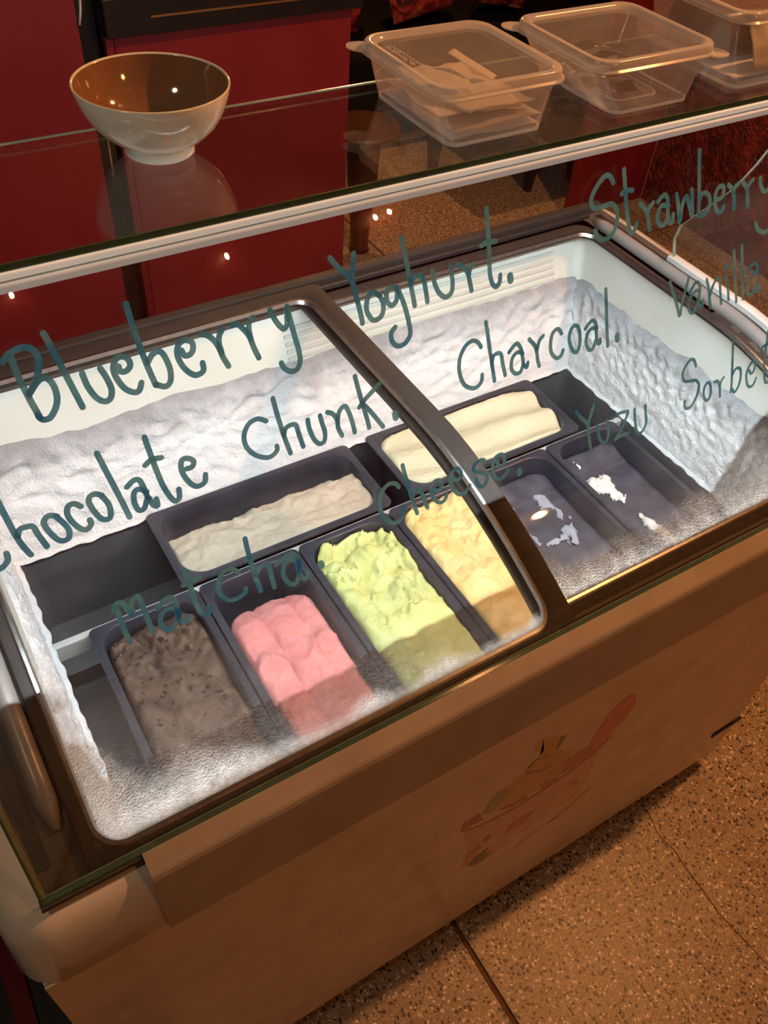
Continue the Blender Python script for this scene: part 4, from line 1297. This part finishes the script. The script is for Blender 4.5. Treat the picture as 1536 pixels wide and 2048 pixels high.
# ------------------------------------------------------------------ bowl on the shelf
BC = (0.217, 0.659, SZ)
prof = [(0.0225, 0.0012), (0.0235, 0.0), (0.0268, 0.0), (0.0278, 0.0012), (0.0272, 0.005), (0.0275, 0.0085), (0.0315, 0.0105), (0.040, 0.0160), (0.0480, 0.0245), (0.0535, 0.034), (0.0572, 0.044), (0.0590, 0.0515), (0.0589, 0.0525), (0.0578, 0.0527),
        (0.0570, 0.0515), (0.0550, 0.044), (0.0512, 0.034), (0.0455, 0.0250), (0.037, 0.0170), (0.026, 0.0125), (0.013, 0.0108), (0.0, 0.0104)]
bw = thing('bowl', BC, 'white glazed ceramic bowl with a narrow foot on the glass shelf', 'bowl')
MB().lathe(prof[:15], BC, 64, False).build('body', M['ceramic'], bw, smooth=True)
MB().lathe(prof[14:], BC, 64, False).build('inner_glaze', pbr('brown_glaze', (0.26, 0.135, 0.075), 0.08, (0.22, 0.11, 0.06), 10, spec=0.6, coat=0.5), bw, smooth=True)
MB().lathe([(0.0225, 0.0012), (0.022, 0.005), (0.018, 0.0072), (0.0, 0.0080)], BC, 64, False).build('underside', M['ceramic'], bw, smooth=True)


# ------------------------------------------------------------------ lidded tubs on the shelf
def food_tub(bx0, bx1, by0, by1, lx0, lx1, ly0, ly1, hgt, label, tabs, marks=False, z0=SZ, wall='tub'):
    base = ((bx0 + bx1) / 2, (by0 + by1) / 2, z0)
    t = thing('plastic_tub', base, label, 'plastic container', 'lidded plastic tubs on the shelf')
    rb, rt = 0.012, 0.018
    def rg(k, ins, z, r):
        return [(x, y, z0 + z) for x, y in rrect(bx0 + (lx0 + 0.006 - bx0) * k + ins, bx1 + (lx1 - 0.006 - bx1) * k - ins, by0 + (ly0 + 0.006 - by0) * k + ins, by1 + (ly1 - 0.006 - by1) * k - ins, r, 7, 2, 2)]
    mb = MB()
    zt = hgt - 0.007
    mb.loft([rg(0, 0.010, 0.0012, rb), rg(0, 0.004, 0.0002, rb), rg(0, 0.0, 0.0022, rb), rg(0.35, 0, zt * 0.35, rb + 0.003), rg(0.7, 0, zt * 0.7, rb + 0.005), rg(1, 0, zt, rt)], True, True)
    mb.loft([rg(1, 0.0008, zt, rt), rg(0.35, 0.0008, zt * 0.35, rb + 0.003), rg(0, 0.0008, 0.003, rb)], True)
    mb.build('tub', M[wall], t, smooth=True, auto=0.6)
    # raised square ring in the base, and foot bead
    mb = MB()
    def fb(i, z): return [(x, y, z0 + z) for x, y in rrect(bx0 + i, bx1 - i, by0 + i, by1 - i, rb, 7, 2, 2)]
    mb.loft([fb(0.0, 0.0006), fb(0.0, 0.0032), fb(0.0014, 0.0032)], True)
    mb.loft([fb(0.020, 0.0022), fb(0.021, 0.0038), fb(0.0225, 0.0022)], True)
    mb.build('base_bead', M['tub_lid'], t, smooth=True, auto=0.6)
    # lid: skirt, raised rim, sunken window
    mb = MB()
    def lg(i, z, r=rt): return [(x, y, z0 + z) for x, y in rrect(lx0 + i, lx1 - i, ly0 + i, ly1 - i, r, 7, 2, 2)]
    mb.loft([lg(0.0, hgt - 0.0095, rt + .004), lg(0.0, hgt - 0.0085, rt + .004), lg(0.0022, hgt - 0.0070, rt + .003), lg(0.003, hgt - 0.0015, rt + .002), lg(0.0045, hgt, rt + .001), lg(0.0085, hgt, rt), lg(0.0105, hgt - 0.0012, rt - .001), lg(0.0125, hgt - 0.0042, rt - .003)], True)
    ld = mb.build('lid', M['tub_lid'], t, smooth=True, auto=0.8)
    mb = MB(); mb.loft([lg(0.0125, hgt - 0.0042, rt - .003), lg(0.016, hgt - 0.0045, rt - .004)], True, False, True)
    mb.build('lid_window', M['tub_top'], ld, smooth=False)
    for (tx, ty, ang) in tabs:
        c = math.cos(ang); s_ = math.sin(ang)
        pts = []
        for k in range(9):
            a = -math.pi / 2 + math.pi * k / 8
            p, q = 0.0165 * math.cos(a), 0.0125 * math.sin(a)
            pts.append((tx + c * p - s_ * q, ty + s_ * p + c * q))
        mb = MB(); mb.loft([[(x, y, z0 + hgt - 0.0095) for x, y in pts], [(x, y, z0 + hgt - 0.0082) for x, y in pts]], True, True, True)
        mb.build('pull_tab', M['tab'], ld)
    if marks:
        rm = random.Random(5)
        mb = MB()
        for row, (rx, ln) in enumerate(((lx0 + 0.0205, 0.046), (lx0 + 0.0255, 0.058))):
            y = ly1 - 0.026
            while y > ly1 - 0.026 - ln:
                hh = rm.uniform(0.0012, 0.0022)
                mb.tube([(rx + rm.uniform(-hh, hh), y, z0 + hgt - 0.0040), (rx + rm.uniform(-hh, hh), y - 0.0010, z0 + hgt - 0.0038), (rx + rm.uniform(-hh, hh), y - 0.0019, z0 + hgt - 0.0040)], 0.00035, 5)
                y -= rm.uniform(0.0021, 0.0030)
        mb.build('embossed_marks', M['tub_lid'], ld)
    return t


food_tub(0.4345, 0.5365, 0.5665, 0.6900, 0.4170, 0.5580, 0.5630, 0.7040, 0.0485, 'frosted plastic tub half full of white paper beside the bowl', [(0.4255, 0.6955, math.radians(140))], True)
food_tub(0.6150, 0.7150, 0.5630, 0.6800, 0.5850, 0.7400, 0.5600, 0.6980, 0.0485, 'frosted plastic tub with loose brown film strips inside', [(0.5935, 0.6895, math.radians(140)), (0.7315, 0.5685, math.radians(-40))])
food_tub(0.7760, 0.9000, 0.5640, 0.6860, 0.7500, 0.9200, 0.5550, 0.7000, 0.0720, 'taller clear plastic tub holding a dark red packet and pale wrappers', [], wall='tub_clear')

# paper in the first tub
def sheet(name, cx, cy, cz, w, d, rot, tilt, amp, seed, mat, label, cat, group=None, nu=22, nv=22):
    mb = MB()
    Rm = Matrix.Rotation(rot, 3, 'Z') @ Matrix.Rotation(tilt[0], 3, 'X') @ Matrix.Rotation(tilt[1], 3, 'Y')
    def fn(u, v):
        x, y = (u - .5) * w, (v - .5) * d
        z = amp * (nz(x * 30, y * 30, seed) + 0.5 * nz(x * 70, y * 70, seed + 1))
        return Rm @ Vector((x, y, z)) + Vector((cx, cy, cz))
    mb.grid(nu, nv, fn)
    o = mb.build(name, mat, smooth=True)
    sol = o.modifiers.new('thickness', 'SOLIDIFY'); sol.thickness = 0.0006
    tag(o, label, cat, group)
    return o


for k, (dx, dy, dz, w_, d_, ro, ti, am, lb) in enumerate((
        (0, 0, 0.0052, 0.092, 0.112, 0.0, (0, 0), 0.0015, 'flat white paper sheet at the bottom of the stack in the tub beside the bowl'),
        (0.002, -0.003, 0.0105, 0.092, 0.106, 0.04, (0.01, -0.02), 0.002, 'second white paper sheet up from the bottom of the stack in the tub'),
        (-0.003, 0.004, 0.0165, 0.088, 0.100, -0.08, (-0.04, 0.02), 0.0035, 'wavy white paper sheet in the middle of the stack in the tub'),
        (0.004, -0.002, 0.0225, 0.080, 0.094, 0.14, (0.02, 0.05), 0.004, 'second white paper sheet down from the top of the stack in the tub'),
        (-0.016, 0.016, 0.0275, 0.056, 0.064, -0.3, (-0.10, 0.08), 0.005, 'small crumpled white paper sheet on top of the stack in the tub'))):
    sheet('paper_sheet', 0.4855 + dx, 0.628 + dy, SZ + dz, w_, d_, ro, ti, am, k * 3.3, M['paper'], lb, 'paper', 'paper sheets in the tub')
sheet('paper_strip', 0.505, 0.640, SZ + 0.034, 0.014, 0.046, 0.55, (0.30, 0.0), 0.001, 8.8, M['paper'], 'folded strip of white paper sticking up in the frosted tub', 'paper', None, 6, 14)
# brown strips in the second tub
film = pbr('brown_film', (0.10, 0.06, 0.045), 0.22, (0.05, 0.03, 0.024), 35, spec=0.7)
def wavy(cx, cy, cz, ln, wd, rot, amp, seed, label):
    mb = MB()
    Rm = Matrix.Rotation(rot, 3, 'Z')
    def fn(u, v):
        x = (u - .5) * ln
        y = (v - .5) * wd + 0.006 * nz(u * 4, seed)
        z = amp * math.sin(u * 7 + seed) + 0.35 * amp * math.sin(v * 3 + u * 3)
        return Rm @ Vector((x, y, z)) + Vector((cx, cy, cz))
    mb.grid(28, 6, fn)
    o = mb.build('film_strip', film, smooth=True)
    sol = o.modifiers.new('thickness', 'SOLIDIFY'); sol.thickness = 0.0005
    tag(o, label, 'film strip', 'film strips in the tub')
FL = 'curled brown film strip lying in the frosted tub'
for k, a in enumerate(((0.642, 0.602, 0.010, 0.050, 0.026, -0.5, 0.0024), (0.654, 0.622, 0.016, 0.076, 0.022, -0.2, 0.0034), (0.652, 0.634, 0.023, 0.074, 0.020, -0.3, 0.0034), (0.656, 0.642, 0.030, 0.070, 0.020, -0.15, 0.0030))):
    wavy(a[0], a[1], SZ + a[2], a[3], a[4], a[5], a[6], k * 1.7, ('short angular brown film strip lowest in the frosted tub', FL, FL, 'topmost curled brown film strip in the frosted tub')[k])
# contents of the third tub
pk = MB(); pk.box(0.782, 0.888, 0.604, 0.680, SZ + 0.010, SZ + 0.055, 0.010)
tag(pk.build('packet', pbr('dark_red_packet', (0.10, 0.02, 0.022), 0.35, (0.05, 0.01, 0.012), 30), smooth=True), 'dark red packet inside the taller tub', 'packet')
crm = pbr('crumpled_pale_foil', (0.62, 0.58, 0.48), 0.35, (0.42, 0.37, 0.28), 25)
sheet('paper_liner', 0.838, 0.626, SZ + 0.0065, 0.108, 0.106, 0.0, (0, 0), 0.001, 5.1, M['paper'], 'pale paper liner on the bottom of the taller tub', 'paper')
sheet('crumpled_paper', 0.846, 0.584, SZ + 0.030, 0.076, 0.042, 0.05, (1.15, 0.0), 0.006, 2.2, crm, 'crumpled pale wrapper standing inside the taller tub', 'wrapper')

# ------------------------------------------------------------------ string of warm bulbs on the wall behind the viewer (seen as reflections in the panes)
def mirror_point(u, v, p0, n, ywall):
    p = px_plane(u, v, p0, n)
    d = px_dir(u, v).normalized()
    r = d - n * (2 * d.dot(n))
    t = (ywall - p.y) / r.y
    return p + r * t


def bulb_string(pts, label, sag=0.10):
    pts = [Vector(p) for p in pts]
    t = thing('string_lights', pts[0], label, 'string lights')
    path = []
    for i in range(len(pts) - 1):
        for k in range(6):
            a = k / 6
            p = pts[i].lerp(pts[i + 1], a) + Vector((0, -0.012, 0.022 - sag * (pts[i + 1] - pts[i]).length * math.sin(math.pi * a)))
            path.append(p)
    path.append(pts[-1] + Vector((0, -0.012, 0.022)))
    MB().tube(path, 0.0022, 5).build('cord', M['dark'], t)
    for p in pts:
        MB().lathe([(0.004, 0.016), (0.0075, 0.010), (0.0095, 0.0), (0.007, -0.008), (0.0, -0.011)], tuple(p), 10).build('bulb', M['bulb'], t, smooth=True)
    return t


YW = -2.86
px = [(24, 592), (455, 514), (780, 425), (752, 436)]
P = sorted([mirror_point(u, v, GB, NO, YW) for u, v in px], key=lambda p: p.x)
bulb_string(P, 'string of small warm bulbs hanging along the wall behind the viewer')
px = [(1437, 318), (1453, 333), (1467, 345), (1480, 352), (1495, 351), (1510, 353), (1521, 346), (1522, 334)]
P = [mirror_point(u, v, GB, NO, YW) for u, v in px]
bulb_string(P, 'looped string of small warm bulbs at the wallpaper end of the wall', 0.02)

# ceiling lamps that give the warm light; side and front ones added as fill
for (x, y, z), nm in (((1.75, 0.405, 2.75), 'warm round ceiling lamp above the freezer'), ((2.0, 3.4, 2.5), 'warm round ceiling lamp above the black sofa'), ((-0.7, 0.30, 2.5), 'unseen pale round lamp added as fill by the red wall'), ((1.3, -1.3, 2.5), 'unseen warm round lamp added as fill behind the viewer')):
    t = thing('ceiling_lamp', (x, y, z), nm, 'lamp', 'ceiling lamps')
    MB().lathe([(0.10, 0.16), (0.10, 0.10), (0.09, 0.09), (0.0, 0.088)], (x, y, z), 20).build('lamp_shade', M['black'], t)
    MB().tube([(x, y, z + 0.16), (x, y, 3.0)], 0.005, 6).build('stem', M['black'], t)
ceil = MB().box(-3.0, 5.4, -3.0, 5.4, 3.0, 3.1).build('ceiling', M['black'])
tag(ceil, 'dark ceiling', None, None, 'structure')
